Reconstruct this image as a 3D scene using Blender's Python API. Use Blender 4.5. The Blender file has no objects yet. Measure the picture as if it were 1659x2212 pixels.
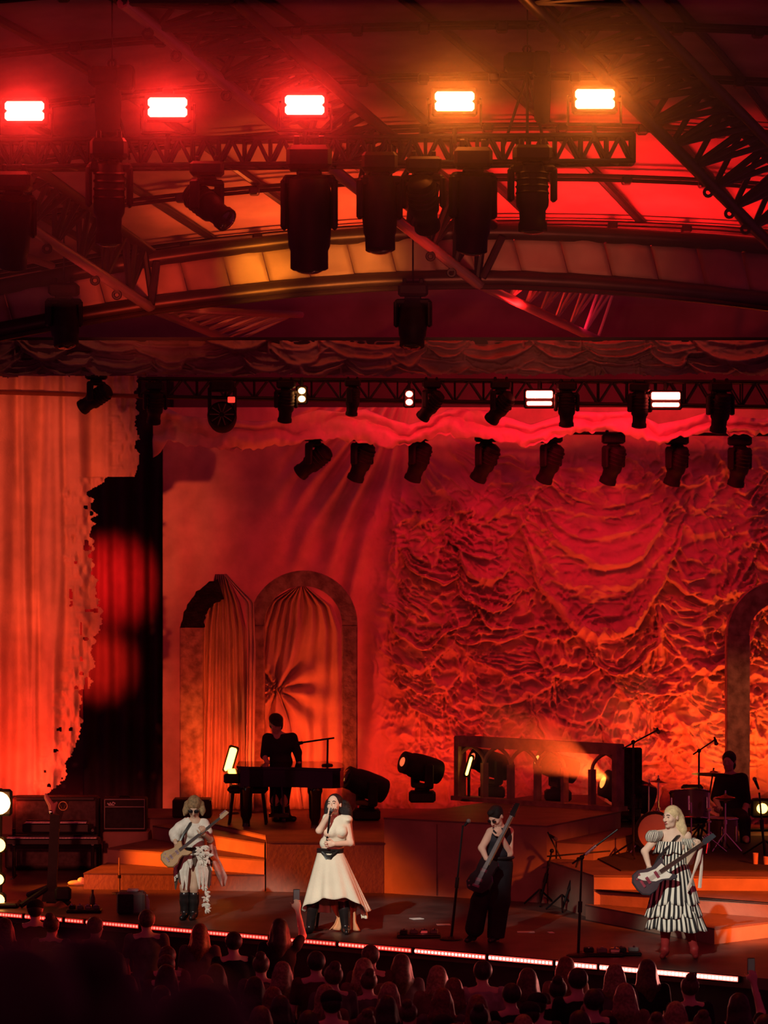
import bpy, bmesh, math, random
import numpy as np
from mathutils import Vector, Matrix, Euler
random.seed(7)
RNG = np.random.RandomState(11)
SC = bpy.context.scene
COL = SC.collection
PI = math.pi
# ------------------------------------------------------------------ camera, world, exposure, lights
F, CX, CY, HC, DC = 7600.0, 829.5, 1106.0, 4.85, 40.0   # focal length in px, image centre, camera height, distance to Y=0


def P(px, py, d):
    """world point that lies d metres in front of the camera on the sight line of a pixel"""
    return Vector(((px - CX) * d / F, d - DC, HC - (py - CY) * d / F))


cam_data = bpy.data.cameras.new('camera')
cam_data.sensor_fit = 'HORIZONTAL'
cam_data.sensor_width = 36.0
cam_data.lens = F * 36.0 / 1659.0
cam_data.clip_end = 300
cam_data.dof.use_dof = True
cam_data.dof.focus_distance = 41.5
cam_data.dof.aperture_fstop = 3.4
cam = bpy.data.objects.new('camera', cam_data)
COL.objects.link(cam)
cam.location = (0, -DC, HC)
cam.rotation_euler = (PI / 2, 0, 0)
SC.camera = cam

world = bpy.data.worlds.new('night')
SC.world = world
world.use_nodes = True
world.node_tree.nodes['Background'].inputs[0].default_value = (1.0, 0.08, 0.26, 1)
world.node_tree.nodes['Background'].inputs[1].default_value = 0.125
SC.view_settings.view_transform = 'Standard'
SC.view_settings.look = 'None'
SC.view_settings.gamma = 1.0
SC.view_settings.exposure = 0.0
SC.view_settings.use_curve_mapping = False
SC.cycles.use_denoising = True
SC.cycles.max_bounces = 5
SC.cycles.diffuse_bounces = 2
SC.cycles.glossy_bounces = 2
SC.cycles.transmission_bounces = 3
SC.cycles.volume_bounces = 0
SC.cycles.transparent_max_bounces = 6
SC.cycles.caustics_reflective = False
SC.cycles.caustics_refractive = False
SC.cycles.use_light_tree = True
SC.cycles.volume_step_rate = 4


def aim(o, target):
    o.rotation_euler = (Vector(target) - o.location).to_track_quat('-Z', 'Y').to_euler()


def spot(loc, target, power, color, angle, blend=0.6, radius=0.12):
    l = bpy.data.lights.new('spot_lamp', 'SPOT')
    l.energy, l.color, l.spot_size, l.spot_blend, l.shadow_soft_size = power, color, math.radians(angle), blend, radius
    o = bpy.data.objects.new('spot_lamp', l)
    COL.objects.link(o)
    o.location = loc
    aim(o, target)
    return o


RED, DEEP, ORANGE, AMBER, WHITE = (1, .028, .02), (1, .008, .03), (1, .14, .025), (1, .3, .045), (1, 1, .84)
# follow spots on the performers (front of house, high, left of centre)
for px, py, d, pw, an in ((420, 1850, 41.9, 6200, 2.6), (722, 1860, 40.5, 9000, 3.1), (1066, 1800, 39.7, 3600, 2.2), (1452, 1880, 38.3, 6500, 3.1)):
    t = P(px, py, d)
    spot((t.x - 6.0, -23, 13.0), t, pw * 2.6, WHITE, an * 1.35, .55, .15)
# side towers: orange light across the stage from both wings
spot((7.6, -5.0, 3.4), (4.4, .9, .25), 9000, (1, .13, .012), 24, .5, .2)
spot((-9.8, 4.9, 2.0), (-2.75, 5.5, .3), 10500, (1, .13, .008), 17, .5, .15)
spot((-8.0, 2.0, 3.4), P(412, 1540, 49), 1400, (1, .14, .02), 6, .7, .2)  # unseen spot added to brighten the pale pillar
spot((8.2, 2.6, 2.6), (0.5, .8, .9), 1500, (1, .16, .03), 22, .7, .2)
spot((8.0, 1.0, 4.2), P(1600, 1560, 49), 900, (1, .22, .08), 14, .7, .2)  # unseen spot added to brighten the right stone arch
spot((4.5, -12, 5), P(1490, 1790, 45), 2600, (1, .22, .12), 6, .8, .2)  # unseen spot added out front to brighten the drum kit
# orange wash on the left drape, from unseen spots added at front left
spot((-8.4, -4.5, 5.6), (-5.15, 9.2, 5.0), 5600, (1, .10, .035), 17, .7, .2)
spot((-8.4, -4.5, 5.6), (-5.15, 9.2, 1.9), 5600, (1, .09, .03), 17, .7, .2)
spot((-4, -20, 5), P(120, 1815, 47.5), 8000, (1, .13, .09), 6.5, .8, .2)  # unseen spot added to brighten the amplifiers and keyboards
# backdrop up-lights behind the balustrade and the drums
for px, pw, c in ((830, 85, (1, .04, .012)), (950, 80, (1, .035, .012)), (1110, 42, RED), (1260, 44, RED), (1405, 46, RED),
                  (1500, 150, (1, .06, .008)), (1655, 190, (1, .10, .012))):
    spot(P(px, 1765 if px < 1450 else 1735, 50.0 if px < 1450 else 50.3), P(px, 1350, 51.2), pw, c, 150, .8, .06)
# red strobes of the rear truss washing the top of the backdrop
for px, pw in ((1165, 95), (1438, 85), (890, 55), (1300, 45), (652, 12)):
    spot(P(px, 862, 49.2), P(px, 1080, 50.9), pw, DEEP, 150, .9, .15)
# red front wash on the set, from unseen lamps added at low front-of-house positions that stay under the valance
spot((-5, -30, 6), P(560, 1400, 50), 1500, (1, .075, .045), 8.8, .8, .3)
spot((3, -30, 6), P(1300, 1430, 50), 1000, (1, .07, .045), 8.8, .8, .3)
spot((2.5, -30, 8.5), P(900, 1850, 43), 4000, (1, .075, .065), 12, .9, .3)
# roof: red wash right, orange patch in the middle, amber patches on the arch
for px, pw, c in ((1010, 90, (1, .016, .012)), (1140, 150, (1, .012, .012)), (1270, 150, (1, .012, .014)), (1400, 150, (1, .012, .012)), (1540, 120, (1, .012, .012)),
                  (890, 70, (1, .03, .012)), (740, 95, (1, .09, .02)), (610, 90, (1, .13, .022)), (480, 24, (1, .10, .03))):
    spot(P(px, 690, 42.6), P(px + 25, 150, 44.2), pw * 1.1, c, 66, .7, .2)  # unseen lamp added in front of the arch, no fixture here
    spot(P(px, 680, 46.3), P(px, -900, 46.0), pw * 1.5, c, 140, .7, .2)  # second unseen lamp, added behind the arch
spot(P(430, 760, 38), P(570, 575, 45), 6500, (1, .26, .02), 9, 1, .2)  # unseen spots added in mid-air to light the arch panels
spot(P(640, 760, 38), P(760, 570, 45), 3400, (1, .25, .035), 13, 1, .2)
spot(P(250, 800, 38), P(330, 600, 45), 1500, (1, .06, .02), 20, 1, .2)
spot(P(1000, 760, 38), P(1150, 570, 45), 650, (1, .20, .09), 34, 1, .2)
for x in (-3.6, 0, 3.6):
    spot((x, -20, 6.6), (x, 6.6, 6.85), 420, (1, .3, .25), 6, 1, .3)  # unseen fill added to brighten the valance
spot((0, -22, 5), P(800, 40, 39), 2200, (1, .035, .06), 30, .9, .3)  # unseen front lamp added as fill for the roof
for px in (150, 620, 1100, 1560):
    spot(P(px, 560, 45.6), P(px, 800, 46.45), 11, (1, .2, .11), 120, .9, .1)  # unseen grazing lamps added above the valance to show its folds
for px, c in ((440, (1, .10, .03)), (1180, (1, .03, .02))):
    spot(P(px - 190, 722, 47.3), P(px + 20, 692, 48.4), 330, c, 60, .9, .05)  # unseen lamps added to light the truss tails
spot(P(120, 735, 43.0), P(190, 560, 43.4), 34, (1, .04, .03), 100, .9, .05)  # unseen pair added to redden the lower truss chords
spot(P(900, 735, 43.0), P(960, 560, 43.6), 16, (1, .04, .03), 100, .9, .05)
# red space under the arch, red patches in the wings, red light at the foot of the left drape
spot(P(850, 690, 49.5), P(850, 690, 53), 60, (1, .01, .06), 150, .9, .2)
spot(P(1250, 690, 49.0), P(1150, 690, 53), 45, (1, .01, .06), 150, .9, .2)
spot(P(150, 1235, 50.5), P(262, 1262, 53), 1500, (1, .012, .008), 48, 1, .1)  # unseen spots on the masking drape stand in for lit haze
spot(P(150, 1420, 50.5), P(232, 1440, 53), 1100, (1, .02, .008), 40, 1, .1)
spot(P(60, 1700, 48.6), P(90, 1600, 49.2), 26, (1, .035, .008), 150, .9, .1)
spot(P(-20, 1735, 47.4), P(60, 1600, 49.1), 120, (1, .03, .008), 130, .9, .1)
# drapes in the portals
spot(P(470, 1735, 48.6), P(470, 1500, 49.9), 120, (1, .075, .012), 130, .9, .08)
spot(P(640, 1735, 48.8), P(640, 1500, 50.2), 120, (1, .065, .012), 130, .9, .08)


# ------------------------------------------------------------------ materials
MATS = {}


def mat(name, color, rough=.7, metal=0.0, vary=.12, scale=6.0, bump=0.0, bscale=60.0, spec=.3, color2=None, emit=None, estr=0, alpha=1.0, trans=0.0, sheen=0.0):
    if name in MATS:
        return MATS[name]
    m = bpy.data.materials.new(name)
    m.use_nodes = True
    nt = m.node_tree
    b = nt.nodes['Principled BSDF']
    b.inputs['Roughness'].default_value = rough
    b.inputs['Metallic'].default_value = metal
    b.inputs['Specular IOR Level'].default_value = spec
    c2 = color2 or tuple(max(0, c * (1 - vary * 2)) for c in color)
    tc = nt.nodes.new('ShaderNodeTexCoord')
    n = nt.nodes.new('ShaderNodeTexNoise')
    n.inputs['Scale'].default_value = scale
    n.inputs['Detail'].default_value = 4
    nt.links.new(tc.outputs['Object'], n.inputs['Vector'])
    r = nt.nodes.new('ShaderNodeValToRGB')
    r.color_ramp.elements[0].position, r.color_ramp.elements[1].position = .35, .65
    r.color_ramp.elements[0].color, r.color_ramp.elements[1].color = (*c2, 1), (*color, 1)
    nt.links.new(n.outputs['Fac'], r.inputs['Fac'])
    nt.links.new(r.outputs['Color'], b.inputs['Base Color'])
    if bump:
        n2 = nt.nodes.new('ShaderNodeTexNoise')
        n2.inputs['Scale'].default_value = bscale
        n2.inputs['Detail'].default_value = 3
        nt.links.new(tc.outputs['Object'], n2.inputs['Vector'])
        bp = nt.nodes.new('ShaderNodeBump')
        bp.inputs['Strength'].default_value = bump
        bp.inputs['Distance'].default_value = .02
        nt.links.new(n2.outputs['Fac'], bp.inputs['Height'])
        nt.links.new(bp.outputs['Normal'], b.inputs['Normal'])
    if emit:
        b.inputs['Emission Color'].default_value = (*emit, 1)
        b.inputs['Emission Strength'].default_value = estr
    if alpha < 1:
        b.inputs['Alpha'].default_value = alpha
    if trans:
        b.inputs['Transmission Weight'].default_value = trans
    if sheen:
        b.inputs['Sheen Weight'].default_value = sheen
    MATS[name] = m
    return m


M_BLACK = mat('black_metal', (.008, .006, .008), .45, 0, .2, 10, spec=.35)
M_CASE = mat('fixture_casing', (.013, .010, .013), .6, 0, .2, 12, spec=.25)
M_TRUSS = mat('truss_aluminium', (.022, .015, .018), .42, .2, .2, 8)
M_CHROME = mat('chrome', (.75, .72, .7), .14, 1, .05, 8)
M_GREY = mat('grey_paint', (.18, .16, .15), .5, 0, .15, 8)
M_LENS = mat('lens_glass', (.03, .03, .035), .05, 0, .1, 8, spec=.9)
M_FABRIC = mat('cream_muslin', (.70, .52, .40), .9, 0, .12, 3, bump=.25, bscale=28, spec=.1, sheen=.2)
M_STONE = mat('painted_stone', (.50, .38, .25), .9, 0, .3, 7, bump=.6, bscale=22, spec=.15, color2=(.22, .16, .11))
M_CHAR = mat('charred_stone', (.03, .022, .022), .9, 0, .3, 9, bump=.9, bscale=30, spec=.1)
M_RISER = mat('riser_paint', (.38, .23, .17), .7, 0, .14, 2.2, bump=.15, bscale=20, spec=.2)
M_DECK = mat('riser_deck', (.17, .10, .085), .6, 0, .14, 3, bump=.1, bscale=20, spec=.3)
M_WHITE = mat('white_paint', (.75, .72, .68), .5, 0, .06, 8)


# ------------------------------------------------------------------ mesh helpers
class MB:
    def __init__(s):
        s.v, s.f, s.n, s.uv = [], [], 0, None

    def add(s, v, f):
        o = s.n
        v = [tuple(p) for p in v]
        s.v += v
        s.f += [tuple(i + o for i in q) for q in f]
        s.n += len(v)
        return s

    def box(s, c, size, rot=None, taper=1.0):
        x, y, z = size[0] / 2, size[1] / 2, size[2] / 2
        vs = []
        for sz in (-1, 1):
            k = taper if sz > 0 else 1
            for sx, sy in ((-1, -1), (1, -1), (1, 1), (-1, 1)):
                p = Vector((sx * x * k, sy * y * k, sz * z))
                if rot is not None:
                    p = rot @ p
                vs.append(p + Vector(c))
        return s.add(vs, [(3, 2, 1, 0), (4, 5, 6, 7), (0, 1, 5, 4), (1, 2, 6, 5), (2, 3, 7, 6), (3, 0, 4, 7)])

    def rbox(s, c, size, bev=.02, rot=None):
        """box with chamfered vertical and horizontal edges"""
        x, y, z = size[0] / 2, size[1] / 2, size[2] / 2
        b = min(bev, x * .9, y * .9, z * .9)

        def ring(xx, yy, zz, cb):
            return [(-xx + cb, -yy, zz), (xx - cb, -yy, zz), (xx, -yy + cb, zz), (xx, yy - cb, zz), (xx - cb, yy, zz), (-xx + cb, yy, zz), (-xx, yy - cb, zz), (-xx, -yy + cb, zz)]
        rs = ring(x - b, y - b, -z, b * .6) + ring(x, y, -z + b, b) + ring(x, y, z - b, b) + ring(x - b, y - b, z, b * .6)
        vs = []
        for p in rs:
            p = Vector(p)
            if rot is not None:
                p = rot @ p
            vs.append(p + Vector(c))
        fs = [tuple(range(7, -1, -1)), tuple(range(24, 32))]
        for k in range(3):
            for i in range(8):
                j = (i + 1) % 8
                fs.append((k * 8 + i, k * 8 + j, k * 8 + 8 + j, k * 8 + 8 + i))
        return s.add(vs, fs)

    def tube(s, pts, r, n=8, caps=True):
        pts = [Vector(p) for p in pts]
        rr = r if isinstance(r, (list, tuple)) else [r] * len(pts)
        vs, fs = [], []
        prev = None
        for i, p in enumerate(pts):
            t = (pts[min(i + 1, len(pts) - 1)] - pts[max(i - 1, 0)]).normalized()
            if prev is None:
                a = Vector((0, 0, 1)) if abs(t.z) < .9 else Vector((1, 0, 0))
                u = t.cross(a).normalized()
            else:
                u = (prev - t * prev.dot(t)).normalized()
            prev = u
            w = t.cross(u)
            for k in range(n):
                a = 2 * PI * k / n
                vs.append(p + (u * math.cos(a) + w * math.sin(a)) * rr[i])
        for i in range(len(pts) - 1):
            for k in range(n):
                j = (k + 1) % n
                fs.append((i * n + k, i * n + j, i * n + n + j, i * n + n + k))
        if caps:
            fs.append(tuple(range(n - 1, -1, -1)))
            fs.append(tuple(range((len(pts) - 1) * n, len(pts) * n)))
        return s.add(vs, fs)

    def lathe(s, prof, n=20, c=(0, 0, 0), rot=None, sx=1, sy=1):
        vs, fs = [], []
        for r, z in prof:
            for k in range(n):
                a = 2 * PI * k / n
                p = Vector((r * math.cos(a) * sx, r * math.sin(a) * sy, z))
                if rot is not None:
                    p = rot @ p
                vs.append(p + Vector(c))
        for i in range(len(prof) - 1):
            for k in range(n):
                j = (k + 1) % n
                fs.append((i * n + k, i * n + j, i * n + n + j, i * n + n + k))
        fs.append(tuple(range(n - 1, -1, -1)))
        fs.append(tuple(range((len(prof) - 1) * n, len(prof) * n)))
        return s.add(vs, fs)

    def prism(s, poly, y0, y1, rot=None, c=(0, 0, 0)):
        """extrude an (x,z) outline along y"""
        n = len(poly)
        vs = []
        for y in (y0, y1):
            for x, z in poly:
                p = Vector((x, y, z))
                if rot is not None:
                    p = rot @ p
                vs.append(p + Vector(c))
        fs = [tuple(range(n)), tuple(range(2 * n - 1, n - 1, -1))]
        for i in range(n):
            j = (i + 1) % n
            fs.append((i, i + n, j + n, j))
        return s.add(vs, fs)

    def slab(s, poly, z0, z1):
        """extrude an (X,Y) outline from z0 to z1"""
        n = len(poly)
        vs = [(x, y, z) for z in (z0, z1) for x, y in poly]
        fs = [tuple(range(n - 1, -1, -1)), tuple(range(n, 2 * n))]
        for i in range(n):
            j = (i + 1) % n
            fs.append((i, j, j + n, i + n))
        return s.add(vs, fs)

    def ball(s, c, r, n=12, m=8, rot=None):
        r = (r, r, r) if not isinstance(r, (tuple, list)) else r
        prof = [(math.sin(PI * i / m), -math.cos(PI * i / m)) for i in range(m + 1)]
        prof[0] = (.02, -1)
        prof[-1] = (.02, 1)
        vs, fs = [], []
        for q, z in prof:
            for k in range(n):
                a = 2 * PI * k / n
                p = Vector((q * math.cos(a) * r[0], q * math.sin(a) * r[1], z * r[2]))
                if rot is not None:
                    p = rot @ p
                vs.append(p + Vector(c))
        for i in range(m):
            for k in range(n):
                j = (k + 1) % n
                fs.append((i * n + k, i * n + j, i * n + n + j, i * n + n + k))
        fs.append(tuple(range(n - 1, -1, -1)))
        fs.append(tuple(range(m * n, m * n + n)))
        return s.add(vs, fs)

    def torus(s, c, R, r, rot=None, n=20, m=8):
        vs, fs = [], []
        for i in range(n):
            a = 2 * PI * i / n
            for j in range(m):
                b = 2 * PI * j / m
                p = Vector(((R + r * math.cos(b)) * math.cos(a), (R + r * math.cos(b)) * math.sin(a), r * math.sin(b)))
                if rot is not None:
                    p = rot @ p
                vs.append(p + Vector(c))
        for i in range(n):
            for j in range(m):
                i2, j2 = (i + 1) % n, (j + 1) % m
                fs.append((i * m + j, i2 * m + j, i2 * m + j2, i * m + j2))
        return s.add(vs, fs)


def link(name, me, parent=None, loc=None):
    o = bpy.data.objects.new(name, me)
    COL.objects.link(o)
    if parent is not None:
        o.parent = parent
    if loc is not None:
        o.location = loc
    return o


def build(name, mb, material, parent=None, world=True, smooth=False, loc=None):
    """one mesh object; with world=True the vertices are world coordinates and get moved into the parent's frame"""
    off = Vector((0, 0, 0))
    if parent is not None and world:
        off = parent['_o']
        off = Vector(off)
    me = bpy.data.meshes.new(name)
    me.from_pydata([(p[0] - off[0], p[1] - off[1], p[2] - off[2]) for p in mb.v], [], mb.f)
    me.materials.append(material)
    if smooth:
        me.shade_smooth()
        me.set_sharp_from_angle(angle=math.radians(38))
    o = link(name, me, parent, loc)
    if parent is not None and world:
        o['_o'] = list(off)
    return o


def tag(o, label, cat=None, group=None, kind=None):
    o['label'] = label
    if cat:
        o['category'] = cat
    if group:
        o['group'] = group
    if kind:
        o['kind'] = kind
    return o


def thing(name, label, cat, loc=(0, 0, 0), group=None, rot=None):
    o = bpy.data.objects.new(name, None)
    COL.objects.link(o)
    o.location = loc
    o.empty_display_size = .1
    o['_o'] = list(loc)
    if rot:
        o.rotation_euler = rot
    return tag(o, label, cat, group)


def copy_tree(o, parent=None):
    c = o.copy()
    COL.objects.link(c)
    if parent is not None:
        c.parent = parent
    for ch in list(o.children):
        copy_tree(ch, c)
    return c


UNIT = {}


def strut(name, a, b, r, material, parent, n=6):
    """a straight pipe as its own object on shared mesh data (world end points)"""
    key = (material.name, n)
    if key not in UNIT:
        mb = MB().tube([(0, 0, 0), (0, 0, 1)], 1, n)
        me = bpy.data.meshes.new('pipe')
        me.from_pydata(mb.v, [], mb.f)
        me.materials.append(material)
        me.shade_smooth()
        me.set_sharp_from_angle(angle=math.radians(50))
        UNIT[key] = me
    a, b = Vector(a), Vector(b)
    o = link(name, UNIT[key], parent)
    off = Vector(parent['_o']) if parent is not None else Vector((0, 0, 0))
    d = b - a
    q = d.to_track_quat('Z', 'Y')
    o.matrix_basis = Matrix.LocRotScale(a - off, q, Vector((r, r, d.length)))
    return o


def grid_mesh(name, pts, material, parent=None, smooth=True, uv=None, thick=0.0, mask=None):
    """pts: array (rows, cols, 3) in the parent's frame"""
    R, C = pts.shape[:2]
    idx = np.arange(R * C).reshape(R, C)
    q = np.stack([idx[:-1, :-1], idx[:-1, 1:], idx[1:, 1:], idx[1:, :-1]], -1)
    if mask is not None:
        q = q[mask]
    q = q.reshape(-1, 4)
    v = pts.reshape(-1, 3)
    return np_mesh(name, v, q, material, parent, smooth, uv.reshape(-1, 2) if uv is not None else None, thick)


def np_mesh(name, v, q, material, parent=None, smooth=True, uv=None, thick=0.0):
    used = np.unique(q)
    if len(used) < len(v):
        remap = np.zeros(len(v), int)
        remap[used] = np.arange(len(used))
        q = remap[q]
        v = v[used]
        uv = uv[used] if uv is not None else None
    me = bpy.data.meshes.new(name)
    k = q.shape[1]
    me.vertices.add(len(v))
    me.vertices.foreach_set('co', np.ascontiguousarray(v, dtype=np.float32).ravel())
    me.loops.add(q.size)
    me.loops.foreach_set('vertex_index', np.ascontiguousarray(q, dtype=np.int32).ravel())
    me.polygons.add(len(q))
    me.polygons.foreach_set('loop_start', np.arange(0, q.size, k, dtype=np.int32))
    me.update(calc_edges=True)
    if uv is not None:
        l = me.uv_layers.new(name='UVMap')
        l.data.foreach_set('uv', np.ascontiguousarray(uv[q.ravel()], dtype=np.float32).ravel())
    me.materials.append(material)
    if smooth:
        me.shade_smooth()
    o = link(name, me, parent)
    if thick:
        md = o.modifiers.new('thickness', 'SOLIDIFY')
        md.thickness = thick
        md.offset = 0
    return o


def vnoise(x, y, seed=0):
    r = np.random.RandomState(seed).rand(97, 97)
    xi, yi = np.floor(x).astype(int), np.floor(y).astype(int)
    fx, fy = x - xi, y - yi
    fx, fy = fx * fx * (3 - 2 * fx), fy * fy * (3 - 2 * fy)
    g = lambda a, b: r[a % 97, b % 97]
    return (g(xi, yi) * (1 - fx) + g(xi + 1, yi) * fx) * (1 - fy) + (g(xi, yi + 1) * (1 - fx) + g(xi + 1, yi + 1) * fx) * fy


def sstep(a, b, x):
    t = np.clip((x - a) / (b - a), 0, 1)
    return t * t * (3 - 2 * t)
# ------------------------------------------------------------------ the stage and the building
def FP(px, py, z=0.0):
    """point of the horizontal plane at height z that a pixel shows"""
    return P(px, py, F * (HC - z) / (py - CY))


def line_at(a, b, x):
    return a + (b - a) * ((x - a.x) / (b.x - a.x))


EA, EB = FP(0, 1969), FP(1600, 2109)           # stage edge
GZ = -1.35                                     # ground of the audience
eL, eR = line_at(EA, EB, -8.5), line_at(EA, EB, 8.5)
M_FLOOR = mat('stage_floor', (.10, .062, .055), .42, 0, .25, 2.5, bump=.08, bscale=12, spec=.35)
fl = build('floor', MB().slab([(eL.x, eL.y), (eR.x, eR.y), (8.5, 13.6), (-8.5, 13.6)], -.12, 0), M_FLOOR)
tag(fl, 'dark reddish stage floor behind the lit front edge', None, None, 'structure')
M_FASCIA = mat('fascia_cloth', (.02, .014, .016), .85, 0, .2, 6)
mb = MB()
u = (eR - eL).normalized()
nn = Vector((u.y, -u.x, 0))
mb.slab([((eL + nn * -.02).x, (eL + nn * -.02).y), ((eR + nn * -.02).x, (eR + nn * -.02).y), ((eR - nn * .06).x, (eR - nn * .06).y), ((eL - nn * .06).x, (eL - nn * .06).y)], GZ, -.12)
tag(build('wall_front', mb, M_FASCIA), 'dark cloth front of the stage below its edge', None, None, 'structure')
M_GROUND = mat('audience_ground', (.05, .04, .04), .9, 0, .2, 1.5)
tag(build('ground', MB().slab([(-12, -39.5), (12, -39.5), (12, 14), (-12, 14)], GZ - .2, GZ), M_GROUND), 'dark ground under the audience', None, None, 'structure')
M_BACK = mat('back_wall_paint', (.16, .10, .10), .9, 0, .15, 1.5)
tag(build('wall_back', MB().slab([(-8.5, 13.0), (8.5, 13.0), (8.5, 13.3), (-8.5, 13.3)], 0, 11.0), M_BACK), 'dark wall at the rear of the stage, seen under the arch', None, None, 'structure')

# roof: a shallow vaulted membrane that falls towards the arch, with rafters and double purlins
RD = [33., 35., 37., 39., 41., 43., 45., 47., 49.]
RY = [-330, -198, -66, 45, 155, 265, 375, 475, 570]
RK = [3.0e-5, 3.5e-5, 4.1e-5, 4.7e-5, 5.5e-5, 6.3e-5, 7.2e-5, 8.2e-5, 9e-5]
RZ = [(CY - y) * d / F for d, y in zip(RD, RY)]


def roof(X, d):
    z0 = np.interp(d, RD, RZ)
    k = np.interp(d, RD, RK) * F / d            # to metres: z drop = k_px * (px)^2 * d/F
    return HC + z0 - k * (X - 320.5 * d / F) ** 2


M_ROOF = mat('roof_membrane', (.42, .30, .27), .75, 0, .18, 1.3, bump=.35, bscale=2.2, spec=.2)
xs, ds = np.linspace(-9, 10, 77), np.linspace(33.5, 48.9, 63)
XX, DD = np.meshgrid(xs, ds)
ZZ = roof(XX, DD) + .05 * vnoise(XX * 1.3 + 20, DD * 1.1, 3) * (np.abs(np.sin((DD - 37) * PI / 2)))
ceiling = grid_mesh('ceiling', np.stack([XX, DD - DC, ZZ + .12], -1)[:, ::-1], M_ROOF, None, True, None, .04)
ceiling['_o'] = [0, 0, 0]
tag(ceiling, 'membrane roof over the stage', None, None, 'structure')
for d in (35, 37, 39, 41, 43, 45, 47):
    for off in (0, .17):
        pts = [(x, d + off - DC, roof(x, d + off) - .02) for x in np.linspace(-7.5, 8.5, 25)]
        o = build('purlin', MB().tube(pts, .028, 6), M_TRUSS, ceiling, smooth=True)
    for x in np.arange(-6, 8, .83):
        xx = x + .2 * math.sin(d * 3 + x)
        if abs(xx) < 4.6:
            o = build('purlin_clamp', MB().rbox((xx, d + .08 - DC, roof(xx, d) - .06), (.13, .26, .11), .02), M_BLACK, ceiling)
for n in range(-5, 6):
    X0 = .49 + n * 1.44
    pts = [(X0 + .3625 * (d - 39), d - DC, roof(X0 + .3625 * (d - 39), d) + .05) for d in np.linspace(33.6, 47.3, 12)]
    build('rafter', MB().tube(pts, .055, 8), M_TRUSS, ceiling, smooth=True)

# the curved arch: two pipes with sheet panels between them
AT = [(-260, 668), (-120, 632), (0, 607), (150, 578), (330, 545), (480, 524), (640, 505), (800, 494), (900, 490), (1000, 487), (1100, 487), (1250, 492), (1400, 500), (1530, 508), (1659, 519), (1800, 533), (1950, 550)]
AB = [(-260, 775), (-120, 742), (0, 717), (150, 688), (330, 659), (480, 640), (640, 622), (800, 610), (900, 606), (1000, 604), (1100, 605), (1250, 612), (1400, 623), (1530, 636), (1659, 652), (1800, 671), (1950, 695)]
yt = lambda px: float(np.interp(px, *zip(*AT)))
yb = lambda px: float(np.interp(px, *zip(*AB)))
AD = 45.0
M_PANEL = mat('fascia_sheet', (.40, .30, .24), .6, .1, .14, 2.0, bump=.3, bscale=2.5, spec=.4)
M_PIPE = mat('arch_pipe', (.06, .04, .04), .38, .3, .15, 4)
arch = thing('roof_arch', 'curved roof arch of two pipes with brown sheet panels between them', 'roof arch', P(1000, 604, AD))
pxs = list(range(-260, 1951, 34))
build('top_pipe', MB().tube([P(p, yt(p) + 14, AD) for p in pxs], .105, 10), M_PIPE, arch, smooth=True)
build('bottom_pipe', MB().tube([P(p, yb(p) - 2, AD) for p in pxs], .115, 10), M_PIPE, arch, smooth=True)
build('lower_rail', MB().tube([P(p, yb(p) + 15, AD - .1) for p in pxs], .035, 8), M_PIPE, arch, smooth=True)
edges = [-180, -80, 20, 120, 222, 330, 400, 492, 577, 665, 760, 850, 935, 1020, 1120, 1220, 1315, 1415, 1515, 1612, 1710, 1810, 1910]
for a, b in zip(edges, edges[1:]):
    n, m = 9, 6
    pts = np.zeros((m, n, 3))
    bul = .05 + .05 * random.random()
    ph = random.random() * 6
    for j in range(m):
        for i in range(n):
            s, t = i / (n - 1), j / (m - 1)
            px = a + 1 + (b - a - 2) * s
            top = px - 12
            bot = px + 8
            q = P(top + (bot - top) * t, (yt(px) + 26) * (1 - t) + (yb(px) - 14) * t, AD + .05)
            q.y -= bul * math.sin(PI * s) * (.6 + .4 * math.sin(ph + 4 * t)) + .05 * s
            pts[j, i] = q - Vector(arch['_o'])
    o = grid_mesh('sheet_panel', pts, M_PANEL, arch, True, None, .02)
for px in (330, 1035):
    build('arch_strut', MB().tube([P(px + 8, yt(px) + 20, AD - .12), P(px - 4, yb(px), AD - .12)], .05, 8), M_PIPE, arch, smooth=True)
build('arch_strut', MB().tube([P(1085, yt(1085) + 24, AD - .14), P(1062, 560, AD - .14), P(1042, yb(1042) - 4, AD - .14)], .05, 8), M_PIPE, arch, smooth=True)

# three big roof trusses running from the front to the arch
M_TRUSS_LIT = mat('truss_lit', (.34, .27, .26), .35, .35, .12, 9, spec=.5)  # truss colour lightened for chords and tails that should look lit


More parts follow.
